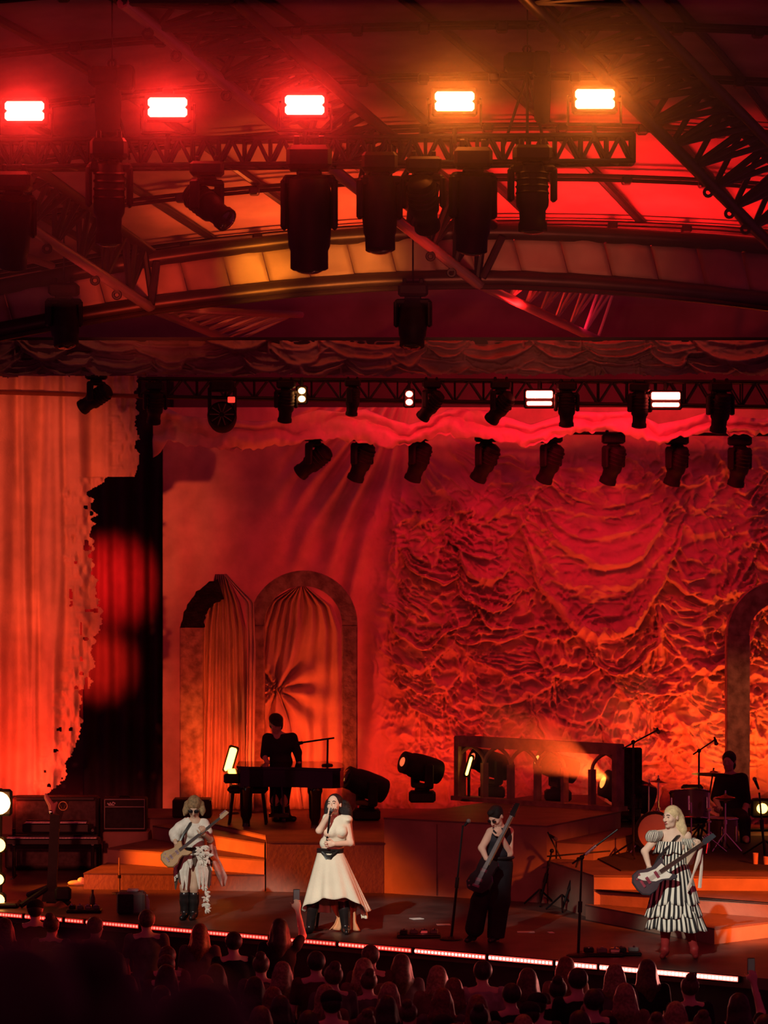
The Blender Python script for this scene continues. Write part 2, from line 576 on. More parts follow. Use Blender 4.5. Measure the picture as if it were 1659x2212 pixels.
def truss(label, A, B, C, n, rings, tailA=None, tailB=None, rb=.036):
    A, B, C = [[P(*q) for q in c] for c in (A, B, C)]
    t = thing('roof_truss', label, 'truss', (A[0] + A[1]) / 2, 'steel trusses under the roof')
    for c, r, mm in ((A, .07, M_TRUSS_LIT if tailA else M_TRUSS), (B, .065, M_TRUSS), (C, .06, M_TRUSS)):
        strut('chord', c[0], c[1], r, mm, t, 8)
    for i in range(n):
        s, e, m = i / n, (i + 1) / n, (i + .5) / n
        L = lambda c, k: c[0].lerp(c[1], k)
        for c1, c2 in ((A, B), (A, C), (B, C)):
            strut('brace', L(c1, s), L(c2, m), rb, M_TRUSS, t)
            strut('brace', L(c2, m), L(c1, e), rb, M_TRUSS, t)
        strut('brace', L(A, s), L(B, s), rb, M_TRUSS, t)
    for px, py in rings:
        k = (px - 829.5)
        # ring plate hanging below chord A at that pixel
        best = min((A[0].lerp(A[1], q / 400) for q in range(401)), key=lambda w: abs(CX + w.x * F / (w.y + DC) - px))
        mb = MB().torus(best + Vector((0, 0, -.12)), .045, .02, Matrix.Rotation(PI / 2, 3, 'X'), 12, 6)
        mb.box(best + Vector((0, 0, -.05)), (.05, .03, .1))
        build('hanger_ring', mb, M_BLACK, t, smooth=True)
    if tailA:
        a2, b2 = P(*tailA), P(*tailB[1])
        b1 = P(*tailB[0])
        strut('chord', A[1], a2, .065, M_TRUSS_LIT, t, 8)
        strut('chord', b1, b2, .05, M_TRUSS_LIT, t, 8)
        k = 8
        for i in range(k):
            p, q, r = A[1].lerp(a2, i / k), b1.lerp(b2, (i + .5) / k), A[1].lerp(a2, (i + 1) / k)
            strut('brace', p, q, .022, M_TRUSS_LIT, t)
            strut('brace', q, r, .022, M_TRUSS_LIT, t)
            strut('brace', p, b1.lerp(b2, i / k), .022, M_TRUSS_LIT, t)
    return t


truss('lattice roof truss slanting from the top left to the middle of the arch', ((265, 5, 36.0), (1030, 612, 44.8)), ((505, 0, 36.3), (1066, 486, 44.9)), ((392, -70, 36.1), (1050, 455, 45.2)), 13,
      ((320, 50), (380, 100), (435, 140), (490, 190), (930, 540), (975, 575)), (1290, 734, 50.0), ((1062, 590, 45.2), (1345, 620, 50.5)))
truss('lattice roof truss crossing the top right corner of the stage roof', ((1085, -55, 35.0), (1668, 532, 42.2)), ((1300, -60, 35.2), (1790, 438, 42.2)), ((1200, -120, 35.1), (1740, 420, 42.4)), 12,
      ((1170, 35), (1215, 80), (1530, 405), (1575, 440), (1610, 490)))
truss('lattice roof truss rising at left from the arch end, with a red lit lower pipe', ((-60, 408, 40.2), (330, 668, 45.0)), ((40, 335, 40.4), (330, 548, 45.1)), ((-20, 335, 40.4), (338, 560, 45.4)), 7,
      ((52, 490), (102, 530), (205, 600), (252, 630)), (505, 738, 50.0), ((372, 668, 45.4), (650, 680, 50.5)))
# a single roof strut at the far left, lightened to look lit
o = strut('roof_strut', P(-20, 530, 44), P(112, 574, 46.5), .05, M_TRUSS_LIT, None, 8)
tag(o, 'short single pipe strut at the far left below the roof', 'pipe')

# ------------------------------------------------------------------ horizontal lighting trusses
def h_truss(label, x0, x1, ytop, ybot, d, dep, n, lacing=.016):
    """box truss; ytop, ybot = (y at x0, y at x1)"""
    C = {}
    for k, (yy, dd) in {'tf': (ytop, d), 'bf': (ybot, d), 'tb': (ytop, d + dep), 'bb': (ybot, d + dep)}.items():
        s = dd / d
        a, b = P(x0, yy[0], d), P(x1, yy[1], d)
        a.y += dd - d
        b.y += dd - d
        C[k] = (a, b)
    t = thing('lighting_truss', label, 'lighting truss', (C['bf'][0] + C['bf'][1]) / 2)
    for k in C:
        strut('chord', *C[k], .027, M_BLACK, t, 8)
    L = lambda k, s: C[k][0].lerp(C[k][1], s)
    for i in range(n):
        s, m, e = i / n, (i + .5) / n, (i + 1) / n
        for p, q in (('bf', 'tf'), ('bb', 'tb')):
            strut('brace', L(p, s), L(q, m), lacing, M_BLACK, t)
            strut('brace', L(q, m), L(p, e), lacing, M_BLACK, t)
            strut('brace', L(p, s), L(q, s), lacing, M_BLACK, t)
        strut('brace', L('bf', s), L('bb', m), lacing, M_BLACK, t)
    for p, q in (('bf', 'tf'), ('bb', 'tb'), ('bf', 'bb'), ('tf', 'tb')):
        strut('end_plate', L(p, 1), L(q, 1), .03, M_BLACK, t)
    return t


h_truss('black front lighting truss above the arch, carrying five lit blinders', -90, 1368, (303, 291), (361, 347), 36.0, .34, 26, .019)
h_truss('black rear lighting truss behind the ruched valance', 300, 1790, (818, 826), (856, 881), 48.0, .3, 24, .013)

# ------------------------------------------------------------------ fixtures
def moving_light(name, label, loc, size=1.0, tilt=0.0, pan=0.0, up=False, group=None, lens=None, boxy=False, haze=None):
    """automated spotlight: base, yoke and tilting head; hangs from loc, or stands on it when up"""
    t = thing(name, label, 'stage light', loc, group)
    S = size
    sg = 1 if up else -1
    mb = MB().rbox((0, 0, sg * .075 * S), (.36 * S, .30 * S, .15 * S), .03 * S)
    mb.rbox((0, 0, sg * .17 * S), (.20 * S, .20 * S, .05 * S), .02 * S)
    build('base', mb, M_CASE, t, world=False)
    if not up:
        for x in (-.1, .1):
            build('clamp', MB().rbox((x * S, 0, .03 * S), (.05 * S, .09 * S, .07 * S), .01), M_CASE, t, world=False)
    Rp = Matrix.Rotation(pan, 3, 'Z')
    zc = .46 * S
    mb = MB()
    mb.rbox(Rp @ Vector((0, 0, sg * .215 * S)), (.42 * S, .14 * S, .07 * S), .02 * S, Rp)
    for x in (-1, 1):
        mb.rbox(Rp @ Vector((x * .20 * S, 0, sg * .36 * S)), (.055 * S, .13 * S, .32 * S), .02 * S, Rp)
    build('yoke', mb, M_CASE, t, world=False)
    # head: beam axis is local -Z when hanging, +Z when standing; tilted about the yoke axis
    R = Rp @ Matrix.Rotation(tilt, 3, 'X')
    prof = [(.07, -.30), (.125, -.27), (.145, -.18), (.15, -.02), (.155, .05), (.15, .10), (.125, .14), (.12, .24), (.135, .27), (.135, .33), (.11, .335)]
    if boxy:
        prof = [(.10, -.28), (.16, -.26), (.175, -.16), (.175, .05), (.165, .16), (.15, .19), (.15, .30), (.13, .31)]
    ax = Matrix.Identity(3) if up else Matrix.Rotation(PI, 3, 'X')
    c = Vector((0, 0, sg * zc))
    mb = MB().lathe([(r * S, z * S) for r, z in prof], 18, c, R @ ax)
    for k in range(4):
        zz = (-.2 + .06 * k) * S
        mb.torus(c + R @ ax @ Vector((0, 0, zz)), .148 * S, .012 * S, R @ ax, 16, 5)
    h = build('head', mb, M_CASE, t, world=False, smooth=True)
    k = .112 if lens is None else .066
    mb = MB().lathe([(k * S, 0), (k * .9 * S, .012 * S), (k * .55 * S, .024 * S), (.01 * S, .03 * S)], 18, c + R @ ax @ Vector((0, 0, (prof[-1][1] - .003) * S)), R @ ax)
    build('lens', mb, lens or M_LENS, h, world=False, smooth=True)
    return t


def em(name, col, s):
    m = bpy.data.materials.new(name)
    m.use_nodes = True
    nt = m.node_tree
    b = nt.nodes['Principled BSDF']
    b.inputs['Base Color'].default_value = (.05, .05, .05, 1)
    b.inputs['Emission Color'].default_value = (*col, 1)
    b.inputs['Emission Strength'].default_value = s
    return m


M_HOTRED = em('red_lamp', (1, .075, .05), 26)
M_HOTAMB = em('amber_lamp', (1, .35, .09), 20)
M_WARM = em('warm_lamp', (1, .38, .08), 9)
M_ORLENS = em('orange_lens', (1, .16, .05), 1.0)
M_DIMRED = em('dim_red_lamp', (1, .05, .03), 1.2)

# big moving lights hanging below the front truss
B = 'moving lights hanging from the front truss'
for px, y, sz, tl, pn, bx, lb in (
        (236, 300, 1.05, .1, .2, False, 'black moving light below the front truss, second from the left end'),
        (30, 372, 1.0, .3, .3, True, 'black moving light cut by the left picture edge under the front truss'),
        (447, 350, .95, -1.0, .9, False, 'small black moving light tilted down to the left under the front truss'),
        (668, 316, 1.28, .1, .0, True, 'largest black moving light in the middle of the front truss'),
        (820, 330, 1.02, -.1, .25, True, 'black moving light just right of the largest one under the front truss'),
        (915, 340, 1.0, .75, -.2, False, 'stubby black moving light tilted forward under the front truss'),
        (1022, 320, 1.08, .15, .35, True, 'black moving light left of the rightmost one below the front truss'),
        (1150, 315, 1.10, -.05, .1, False, 'rightmost black moving light below the front truss')):
    t = moving_light('moving_light', lb, P(px, y, 35.98 - .17 * sz), sz, tl, pn, False, B, boxy=bx)
    t.scale.z = 1.28 if bx or px < 300 else 1.0

# blinders on top of the front truss
for px, py, m, lb in ((53, 240, M_HOTRED, 'lit red blinder lamp, first from the left on the front truss'),
                      (362, 232, M_HOTRED, 'lit red blinder lamp between hoist and central roof truss'),
                      (658, 227, M_HOTRED, 'lit red blinder lamp above the largest moving light'),
                      (982, 219, M_HOTAMB, 'lit amber blinder lamp left of the right chain hoist'),
                      (1285, 214, M_HOTAMB, 'lit amber blinder lamp right of the right chain hoist')):
    c = P(px, py, 35.9)
    t = thing('blinder', lb, 'stage light', c, 'lit blinders on the front truss')
    mb = MB().rbox((0, .07, 0), (.47, .12, .29), .02)
    mb.box((0, .07, -.0), (.55, .03, .04))
    build('housing', mb, M_CASE, t, world=False)
    mb = MB()
    for x in (-.27, .27):
        mb.rbox((x, .09, -.10), (.025, .06, .30), .01)
    mb.rbox((0, .09, -.25), (.56, .06, .03), .01)
    mb.tube([(0, .09, -.25), (0, .09, -.42)], .025, 8)
    build('bracket', mb, M_CASE, t, world=False)
    for z in (-.05, .05):
        build('lamp', MB().rbox((0, -.01, z), (.40, .05, .095), .03), m, t, world=False)
    l = bpy.data.lights.new('blinder_light', 'AREA')
    l.shape, l.size, l.size_y = 'RECTANGLE', .38, .16
    l.energy, l.color = (95, (1, .02, .015)) if m is M_HOTRED else (75, (1, .17, .015))
    o = bpy.data.objects.new('blinder_light', l)
    COL.objects.link(o)
    o.location = c + Vector((0, -.05, 0))
    o.rotation_euler = (-PI / 2, 0, 0)

# chain hoists
for px, y0, lb in ((238, 166, 'black chain hoist motor above the left part of the front truss'), (1135, 136, 'black chain hoist motor between the two amber blinders')):
    c = P(px, y0, 36.1)
    t = thing('chain_hoist', lb, 'hoist', c, 'chain hoists holding the front truss')
    mb = MB().rbox((0, 0, 0), (.44, .26, .20), .04)
    mb.rbox((.16, 0, -.02), (.18, .30, .26), .03)
    build('motor', mb, M_CASE, t, world=False)
    sx = -.02 if px < 500 else .17
    build('chain_bag', MB().lathe([(.06, -.62), (.1, -.58), (.115, -.3), (.11, -.06), (.09, .02)], 12, (sx, -.02, 0), None, 1.2 if px < 500 else .8, .9), mat('canvas_bag', (.02, .015, .018), .9), t, world=False, smooth=True)
    mb = MB().tube([(.02, 0, .1), (.02, 0, 2.0)], .008, 6)
    mb.torus((.02, 0, .14), .04, .012, Matrix.Rotation(PI / 2, 3, 'X'), 12, 6)
    build('chain', mb, M_BLACK, t, world=False)
    mb = MB()
    for x in (-.22, .02, .2):
        mb.tube([(.02, 0, -.1), (x, .02, -.85)], .017, 6)
    build('sling', mb, M_BLACK, t, world=False)

# moving lights hung on cables above the valance
for px, y, d, pn, lb in ((138, 612, 44.2, .5, 'black moving light hung above the left end of the valance'),
                         (892, 613, 44.2, -.15, 'black moving light hung on a cable in front of the arch')):
    c = P(px, y, d)
    t = moving_light('moving_light', lb, c, 1.05, -.28, pn, False, 'moving lights hung above the valance', boxy=True)
    build('cable', MB().tube([(0, 0, 0), (0, 0, P(px, y - 105, d).z - c.z)], .012, 6), M_BLACK, t, world=False)

# rear truss fixtures
RR = 'moving lights on the rear truss'
for px, y, sz, tl, pn, lb in (
        (208, 801, .80, 1.05, 1.1, 'black moving light lying tilted in front of the left drape top'),
        (335, 826, .72, .4, .3, 'black moving light over the dark gap beside the left drape'),
        (618, 822, .72, .25, .4, 'black moving light left of the first twin spot on the rear truss'),
        (762, 820, .62, .1, 1.2, 'narrow black moving light right of the first twin spot on the rear truss'),
        (932, 822, .72, .75, .9, 'black moving light right of the second twin spot on the rear truss'),
        (1082, 822, .78, .8, .8, 'black moving light left of the first red strobe bar on the rear truss'),
        (1224, 826, .76, .05, .2, 'black moving light right of the first red strobe bar on the rear truss'),
        (1382, 828, .76, .1, .4, 'black moving light left of the second red strobe bar on the rear truss'),
        (1556, 826, .86, .3, .3, 'black moving light near the right end of the rear truss')):
    moving_light('moving_light', lb, P(px, y, 47.985 - .15 * sz), sz, tl, pn, False, RR)
RL = 'dim moving lights in front of the backdrop top'
for i, (px, y, tl, pn) in enumerate(((680, 938, .95, 1.1), (782, 938, .45, .9), (905, 938, .4, 1.0), (1050, 940, .55, .9), (1190, 942, .45, .9), (1325, 944, .4, .8), (1462, 946, .35, .8), (1598, 948, .3, .7))):
    order = ('first', 'second', 'third', 'fourth', 'fifth', 'sixth', 'seventh', 'eighth')[i]
    moving_light('moving_light', f'dim moving light before the backdrop below the swag, {order} from the left', P(px, y - 6, 50.75), .92, tl, pn, False, RL)
# bars that carry them
t = thing('pipe_batten', 'thin pipe behind the swag carrying the dim row of moving lights', 'pipe', P(1100, 929, 50.9))
build('pipe', MB().tube([P(620, 930, 50.92), P(1760, 940, 50.92)], .024, 8), M_BLACK, t, smooth=True)
t = thing('pipe_batten', 'black pipe over the left drape top carrying a tilted moving light', 'pipe', P(120, 796, 47.9))
build('pipe', MB().tube([P(-90, 794, 47.9), P(330, 796, 47.9)], .03, 8), M_BLACK, t, smooth=True)
# the round fan-faced fixture
c = P(480, 826, 47.84)
t = thing('moving_light', 'round black fixture with a ribbed face and small red panel below the valance', 'stage light', c, RR)
mb = MB().rbox((0, 0, -.05), (.34, .26, .16), .03)
for x in (-.19, .19):
    mb.rbox((x * .9, 0, -.27), (.05, .1, .42), .02)
build('yoke', mb, M_CASE, t, world=False)
Rf = Matrix.Rotation(PI / 2 - .35, 3, 'X')
mb = MB().lathe([(.12, -.16), (.18, -.12), (.2, 0), (.2, .1), (.185, .13), (.17, .10), (.05, .09)], 24, (0, 0, -.48), Rf)
hd = build('head', mb, M_CASE, t, world=False, smooth=True)
mb = MB()
for k in range(10):
    a = k * PI / 5
    mb.box(Vector((0, 0, -.48)) + Rf @ Vector((.1 * math.cos(a), .1 * math.sin(a), .115)), (.13, .012, .02), Rf @ Matrix.Rotation(a, 3, 'Z'))
build('rib', mb, M_GREY, hd, world=False)
build('status_panel', MB().rbox((.13, -.12, -.24), (.10, .02, .08), .01), M_DIMRED, t, world=False)
# strobes and twin spots of the rear truss
for px, py, w, lb in ((1165, 861, .36, 'lit red strobe bar of two rows, left one on the rear truss'), (1438, 864, .39, 'lit red strobe bar of two rows, right one on the rear truss')):
    c = P(px, py, 47.87)
    t = thing('strobe_bar', lb, 'stage light', c, 'lit strobe bars on the rear truss')
    mb = MB().rbox((0, .05, 0), (w + .06, .09, .27), .02)
    mb.tube([(0, .05, .12), (0, .05, .24)], .025, 8)
    build('housing', mb, M_CASE, t, world=False)
    build('lamp', MB().rbox((0, -.01, .055), (w, .03, .10), .03), M_HOTRED, t, world=False)
    build('lamp', MB().rbox((0, -.01, -.065), (w * .95, .03, .055), .02), M_HOTRED, t, world=False)
for px, py, lb in ((652, 853, 'twin spot with two round lit lamps, left one on the rear truss'), (884, 860, 'twin spot with two round lit lamps, right one on the rear truss')):
    c = P(px, py, 47.87)
    t = thing('twin_spot', lb, 'stage light', c, 'lit twin spots on the rear truss')
    mb = MB().rbox((0, .06, 0), (.16, .08, .26), .02)
    mb.tube([(0, .06, .12), (0, .06, .24)], .02, 8)
    build('housing', mb, M_CASE, t, world=False)
    for z in (-.055, .055):
        build('lamp', MB().ball((0, 0, z), (.048, .04, .042), 12, 8), M_HOTRED if px > 700 else M_HOTAMB, t, world=False, smooth=True)
# ------------------------------------------------------------------ drapes
def swag_field(px, py, H, xc, yt_, w, drop, sag, n, A, tilt=0.0, lift=0.0):
    """one looped swag: folds that run between two gathered points and hang between them (pixel units, metres out)"""
    s = (px - xc) / (w / 2)
    ok = np.abs(s) < 1
    q = np.clip(1 - s * s, 0, 1)
    top = yt_ + tilt * s + sag * q * .25
    low = yt_ + tilt * s + drop * .18 + (sag + drop) * q ** .8
    v = (py - top) / np.maximum(low - top, 4)
    inside = ok & (v > 0) & (v < 1)
    w = np.clip(v, 0, 1) ** .8 * n
    fr = w - np.floor(w)
    ridge = np.exp(-((fr - .72) / .17) ** 2) * (.55 + .45 * np.floor(w) / n)
    prof = .10 + .55 * v ** 1.5 + .6 * ridge
    edge = np.clip((1 - v) / .05, 0, 1) * np.clip(v / .10, 0, 1) * np.clip((1 - np.abs(s)) / .07, 0, 1)
    h = A * prof * (.40 + .60 * q) + lift
    return np.where(inside, H * (1 - .8 * edge) + (h + .2 * A) * edge, H)


def tails(px, py, H, xc, y0, y1, w0, w1, A, n=4):
    """gathered fabric fanning downwards from a pick-up point"""
    v = (py - y0) / (y1 - y0)
    wd = w0 + (w1 - w0) * np.clip(v, 0, 1)
    s = (px - xc) / wd
    ins = (np.abs(s) < 1) & (v > 0) & (v < 1)
    h = A * (1 - s * s) * (.5 + .5 * np.cos(s * PI * n)) * np.sin(PI * np.clip(v, 0, 1)) ** .5
    return np.where(ins, np.maximum(H, h), H)


BDIST = 51.7
px, py = np.meshgrid(np.arange(352, 1800, 2.6), np.arange(880, 1832, 2.6))
H = np.zeros_like(px)
# soft long folds left of the centre, fanning out of a point near the top middle
ang = np.arctan2(px - 905, py - 760)
rad = np.hypot(px - 905, py - 760)
fan = .075 * np.sin(ang * 46 + 2.2 * vnoise(px / 60, py / 160, 5)) * sstep(1000, 840, px) * sstep(560, 760, px)
plain = .022 * np.sin(px / 15.0 + 3.0 * vnoise(px / 120, py / 300, 6)) * sstep(800, 620, px)
plain += .03 * (vnoise(px / 30, py / 42, 8) - .5) * sstep(470, 380, px) + .035 * (np.abs(vnoise(px / 22, py / 30, 9) - .5)) * sstep(440, 380, px)
soft = .05 * vnoise(px / 90, py / 170, 10)
R = sstep(770, 900, px)
Hs = np.zeros_like(px)
rs = np.random.RandomState(4)
rows = [(1000, 190, 60), (1062, 200, 70), (1120, 190, 64), (1180, 170, 60), (1240, 150, 58), (1296, 150, 54), (1350, 150, 52), (1402, 140, 50), (1450, 140, 46), (1496, 130, 44), (1540, 120, 44), (1584, 120, 42), (1628, 124, 42), (1674, 120, 42), (1720, 126, 42), (1764, 130, 40)]
for k, (y, w, dr) in reversed(list(enumerate(rows))):
    x = 800 + 70 * rs.rand() + max(0, (1150 - y)) * .3
    while x < 1790:
        ww = w * (.55 + 1.0 * rs.rand())
        if not (1130 < x + ww / 2 < 1470 and 1030 < y < 1330):
            amp = (.13 + .10 * rs.rand()) * (.5 if y < 1100 else 1)
            Hs = swag_field(px + 34 * (vnoise(px / 60, py / 44, 30 + k) - .5), py + 46 * (vnoise(px / 70, py / 60, 50 + k) - .5) + 12 * (vnoise(px / 20, py / 18, 250 + k) - .5), Hs, x + ww / 2, y + rs.uniform(-26, 22), ww, dr * (.35 + .7 * rs.rand()), dr * (.3 + .9 * rs.rand()), 2 + rs.randint(4), amp, rs.uniform(-46, 46))
        if rs.rand() < .4:
            Hs = tails(px + 10 * (vnoise(px / 30, py / 30, 70 + k) - .5), py, Hs, x, y - 10, y + 60 + 60 * rs.rand(), 5, 24, .16, 3)
        x += ww * .8
# the big swag right of the middle and its neighbours
wob = lambda k: (px + 14 * (vnoise(px / 45, py / 45, 81 + k) - .5), py + 22 * (vnoise(px / 60, py / 50, 82 + k) - .5))
Hs = swag_field(*wob(0), Hs, 1530, 1270, 250, 70, 110, 4, .20)
Hs = swag_field(*wob(2), Hs, 1540, 1090, 230, 90, 120, 3, .17)
Hs = swag_field(*wob(4), Hs, 1300, 1060, 372, 190, 110, 4, .24)
Hs = swag_field(*wob(6), Hs, 1310, 1060, 300, 60, 110, 3, .20)
Hs = swag_field(*wob(8), Hs, 1060, 1000, 250, 60, 60, 2, .10)
Hs = swag_field(*wob(10), Hs, 1310, 990, 300, 50, 50, 3, .10)
Hs = tails(px, py, Hs, 1425, 1280, 1450, 10, 55, .20, 3)
Hs = tails(px, py, Hs, 955, 1490, 1660, 12, 70, .2, 4)
Hs = tails(px, py, Hs, 1210, 1360, 1450, 8, 48, .17, 3)
# crumple
w1 = np.abs(vnoise(px / 26 + vnoise(px / 50, py / 50, 91) * 3, py / 17, 92) - .5) * 2
w2 = np.abs(vnoise(px / 12, py / 9 + vnoise(px / 30, py / 30, 93) * 2, 94) - .5) * 2
wx, wy = px + 60 * (vnoise(px / 90, py / 90, 95) - .5), py + 60 * (vnoise(px / 80, py / 80, 96) - .5)
w3 = np.abs(vnoise((wx + wy) / 46, (wy - wx) / 24, 97) - .5) * 2
w4 = np.abs(vnoise((wx - wy) / 44, (wy + wx) / 22, 98) - .5) * 2
crump = .04 * (1 - w1) ** 3 + .012 * (1 - w2) ** 2 + .10 * ((1 - w3) ** 7 + (1 - w4) ** 7) * (.35 + 1.1 * vnoise(px / 120, py / 110, 99)) * (1 - .8 * np.exp(-(((px - 1300) / 165) ** 2 + ((py - 1180) / 150) ** 2) ** 2))
H = (fan + plain + soft) * (1 - R) + (Hs + crump * sstep(1000, 1150, py + .15 * (px - 900)) + .4 * soft + fan * (1 - R * .8)) * R
H *= sstep(1834, 1815, py) * .3 + .7
d = BDIST - H
X = (px - CX) * BDIST / F
Z = HC - (py - CY) * BDIST / F
b = grid_mesh('backdrop_drape', np.stack([X, d - DC, np.maximum(Z, .02)], -1), M_FABRIC)
tag(b, 'huge cream backdrop drape gathered into swags across the rear of the stage', 'drape')

# tulle swag along the top of the backdrop
TX = [330, 400, 470, 560, 620, 690, 740, 790, 840, 885, 930, 970, 1050, 1145, 1240, 1300, 1360, 1420, 1480, 1530, 1590, 1640, 1700, 1790]
TY = [868, 900, 905, 912, 905, 886, 892, 884, 906, 918, 904, 884, 888, 918, 889, 892, 888, 917, 906, 890, 900, 907, 895, 900]
BX = [330, 350, 362, 420, 520, 600, 680, 760, 850, 950, 1050, 1140, 1240, 1320, 1420, 1520, 1600, 1700, 1790]
BY = [990, 978, 952, 966, 972, 962, 950, 952, 968, 942, 948, 966, 936, 930, 958, 930, 942, 930, 950]
NX, NV = 420, 26
tx = np.linspace(332, 1788, NX)
ty, by = np.interp(tx, TX, TY), np.interp(tx, BX, BY)
by = by + 5 * (vnoise(tx / 9, tx * 0, 12) - .5) * 2
v = np.linspace(0, 1, NV)[:, None]
PX = np.repeat(tx[None], NV, 0)
PY = ty + (by - ty) * v
dep = .10 + .10 * np.abs(np.sin(v * PI * 1.3 + 3.0 * vnoise(PX / 46, PY / 26, 14))) + .06 * vnoise(PX / 11, PY / 18, 15)
dd = 50.5 - dep
M_TULLE = mat('tulle', (.74, .56, .46), .9, 0, .1, 4, bump=.3, bscale=30, spec=.1)
o = grid_mesh('tulle_swag', np.stack([(PX - CX) * 50.5 / F, dd - DC, HC - (PY - CY) * 50.5 / F], -1), M_TULLE, None, True, None, .012)
tag(o, 'ragged tulle swag draped over the top edge of the big backdrop', 'drape')

# left drape with its torn, lacy right edge
LX = [(812, 303), (900, 300), (960, 303), (1030, 299), (1031, 268), (1018, 262), (1030, 240), (1048, 210), (1060, 195), (1090, 199), (1110, 205), (1140, 201), (1180, 198), (1230, 205), (1260, 210), (1300, 214), (1335, 222), (1360, 218), (1370, 206), (1410, 204), (1450, 199), (1488, 193), (1489, 178), (1525, 171), (1560, 176), (1600, 172), (1630, 160), (1650, 150), (1690, 132), (1715, 108)]
ly = [q[0] for q in LX]
lx = [q[1] for q in LX]
gx, gy = np.meshgrid(np.arange(-70, 312, 2.0), np.arange(812, 1722, 2.0))
lim = np.interp(gy, ly, lx) + 8 * (vnoise(gy / 11, gy * 0 + 3, 21) - .5) * 2 + 4 * (vnoise(gy / 4, gy * 0 + 7, 22) - .5) * 2
lim = np.minimum(lim, 304 + 2 * (vnoise(gy / 3, gy * 0, 23) - .5))
hole = (vnoise(gx / 11, gy / 15, 24) > .90) & (gx > lim - 60) & (gx < lim - 8) & (gy > 1060)
Hc = .075 * np.sin(gx / 9.5 + 4.2 * vnoise(gx / 80, gy / 400, 25)) + .09 * np.sin(gx / 23 + gy / 600) + .022 * np.sin(gx / 4.1 + 4 * vnoise(gx / 30, gy / 300, 26))
lace = sstep(lim - 75, lim - 30, gx)
Hc = Hc * (1 - .6 * lace) + lace * (.12 * vnoise(gx / 9, gy / 22, 27) + .02 * vnoise(gx / 4, gy / 8, 28))
Hc += .12 * sstep(1560, 1720, gy) * sstep(-20, 130, gx)
cell = (gx < lim) & ~hole
keep = cell[:-1, :-1] & cell[1:, :-1] & cell[:-1, 1:] & cell[1:, 1:]
LD = 49.2
o = grid_mesh('side_drape', np.stack([(gx - CX) * LD / F, LD - DC - Hc, HC - (gy - CY) * LD / F], -1), M_FABRIC, None, True, None, 0.0, keep)
tag(o, 'long orange lit cream side drape at left with a torn lacy right edge', 'drape')
# header strip that the side drape hangs from
t = thing('drape_pipe', 'dark pipe along the top of the left side drape', 'pipe', P(120, 848, 48.9))
build('pipe', MB().tube([P(-90, 845, 48.85), P(303, 856, 48.85)], .03, 8), mat('rust_pipe', (.2, .08, .05), .5, .2), t, smooth=True)

# ruched valance across the whole front of the set
vx, vy = np.meshgrid(np.arange(-70, 1740, 2.6), np.arange(736, 818, 2.2))
Hv = np.zeros_like(vx)
rs = np.random.RandomState(9)
for k, y in enumerate((788, 768, 746, 726)):
    x = -90 + 40 * rs.rand()
    while x < 1750:
        ww = 90 + 110 * rs.rand()
        Hv = swag_field(vx + 8 * (vnoise(vx / 30, vy / 24, 130 + k) - .5) * 2, vy + 9 * (vnoise(vx / 34, vy / 22, 150 + k) - .5), Hv, x + ww / 2, y + rs.uniform(-14, 12), ww, 10 + 24 * rs.rand(), 10 + 34 * rs.rand(), 2 + rs.randint(2), .09 + .07 * rs.rand(), rs.uniform(-16, 16))
        if rs.rand() < .4:
            Hv = tails(vx, vy, Hv, x, y, y + 40, 4, 14, .12, 2)
        x += ww * .8
Hv += .02 * (1 - np.abs(vnoise(vx / 20, vy / 12, 160) - .5) * 2) ** 2
VD = 46.6
vlow = 806 + 8 * vnoise(vx / 28, vx * 0, 161) + 5 * vnoise(vx / 8, vx * 0, 162)
keepv = (vy < vlow)
keepv = keepv[:-1, :-1] & keepv[1:, 1:] & keepv[1:, :-1] & keepv[:-1, 1:]
M_VAL = mat('grey_muslin', (.30, .22, .21), .9, 0, .14, 3, bump=.3, bscale=26, spec=.1)
val = thing('valance', 'dark ruched fabric valance across the top of the stage set', 'valance', P(830, 770, VD))
grid = np.stack([(vx - CX) * VD / F, VD - DC - 1.5 * Hv, HC - (vy - CY) * VD / F], -1) - np.array(val['_o'])
grid_mesh('ruched_cloth', grid, M_VAL, val, True, None, 0.0, keepv)
build('top_bar', MB().box((P(830, 736, VD) + Vector((0, .08, 0))), (11.4, .2, .09)), M_BLACK, val)

# black masking drape in the wing behind the side drape
gx, gy = np.meshgrid(np.arange(180, 378, 3.0), np.arange(818, 1830, 8.0))
MDIST = 52.3
Hm = .05 * np.sin(gx / 6.0 + 2 * vnoise(gx / 60, gy / 300, 41))
o = grid_mesh('masking_drape', np.stack([(gx - CX) * MDIST / F, MDIST - DC - Hm, np.maximum(.02, HC - (gy - CY) * MDIST / F)], -1), mat('black_masking', (.055, .035, .045), .95, 0, .1, 4, spec=.05), None, True, None, .01)
tag(o, 'black masking drape in the gap right of the torn side drape', 'drape')

# ------------------------------------------------------------------ risers, steps
def slab_thing(name, label, cat, poly, z0, z1, top=None, side=None, group=None):
    """platform: body with a separate thin deck board on top"""
    c = Vector((sum(p[0] for p in poly) / len(poly), sum(p[1] for p in poly) / len(poly), z0))
    t = thing(name, label, cat, c, group)
    build('body', MB().slab(poly, z0, z1 - .02), side or M_RISER, t)
    q = [(c.x + (x - c.x) * 1.004, c.y + (y - c.y) * 1.004) for x, y in poly]
    build('deck_board', MB().slab(q, z1 - .02, z1), top or M_DECK, t)
    return t


xy = lambda v: (v.x, v.y)
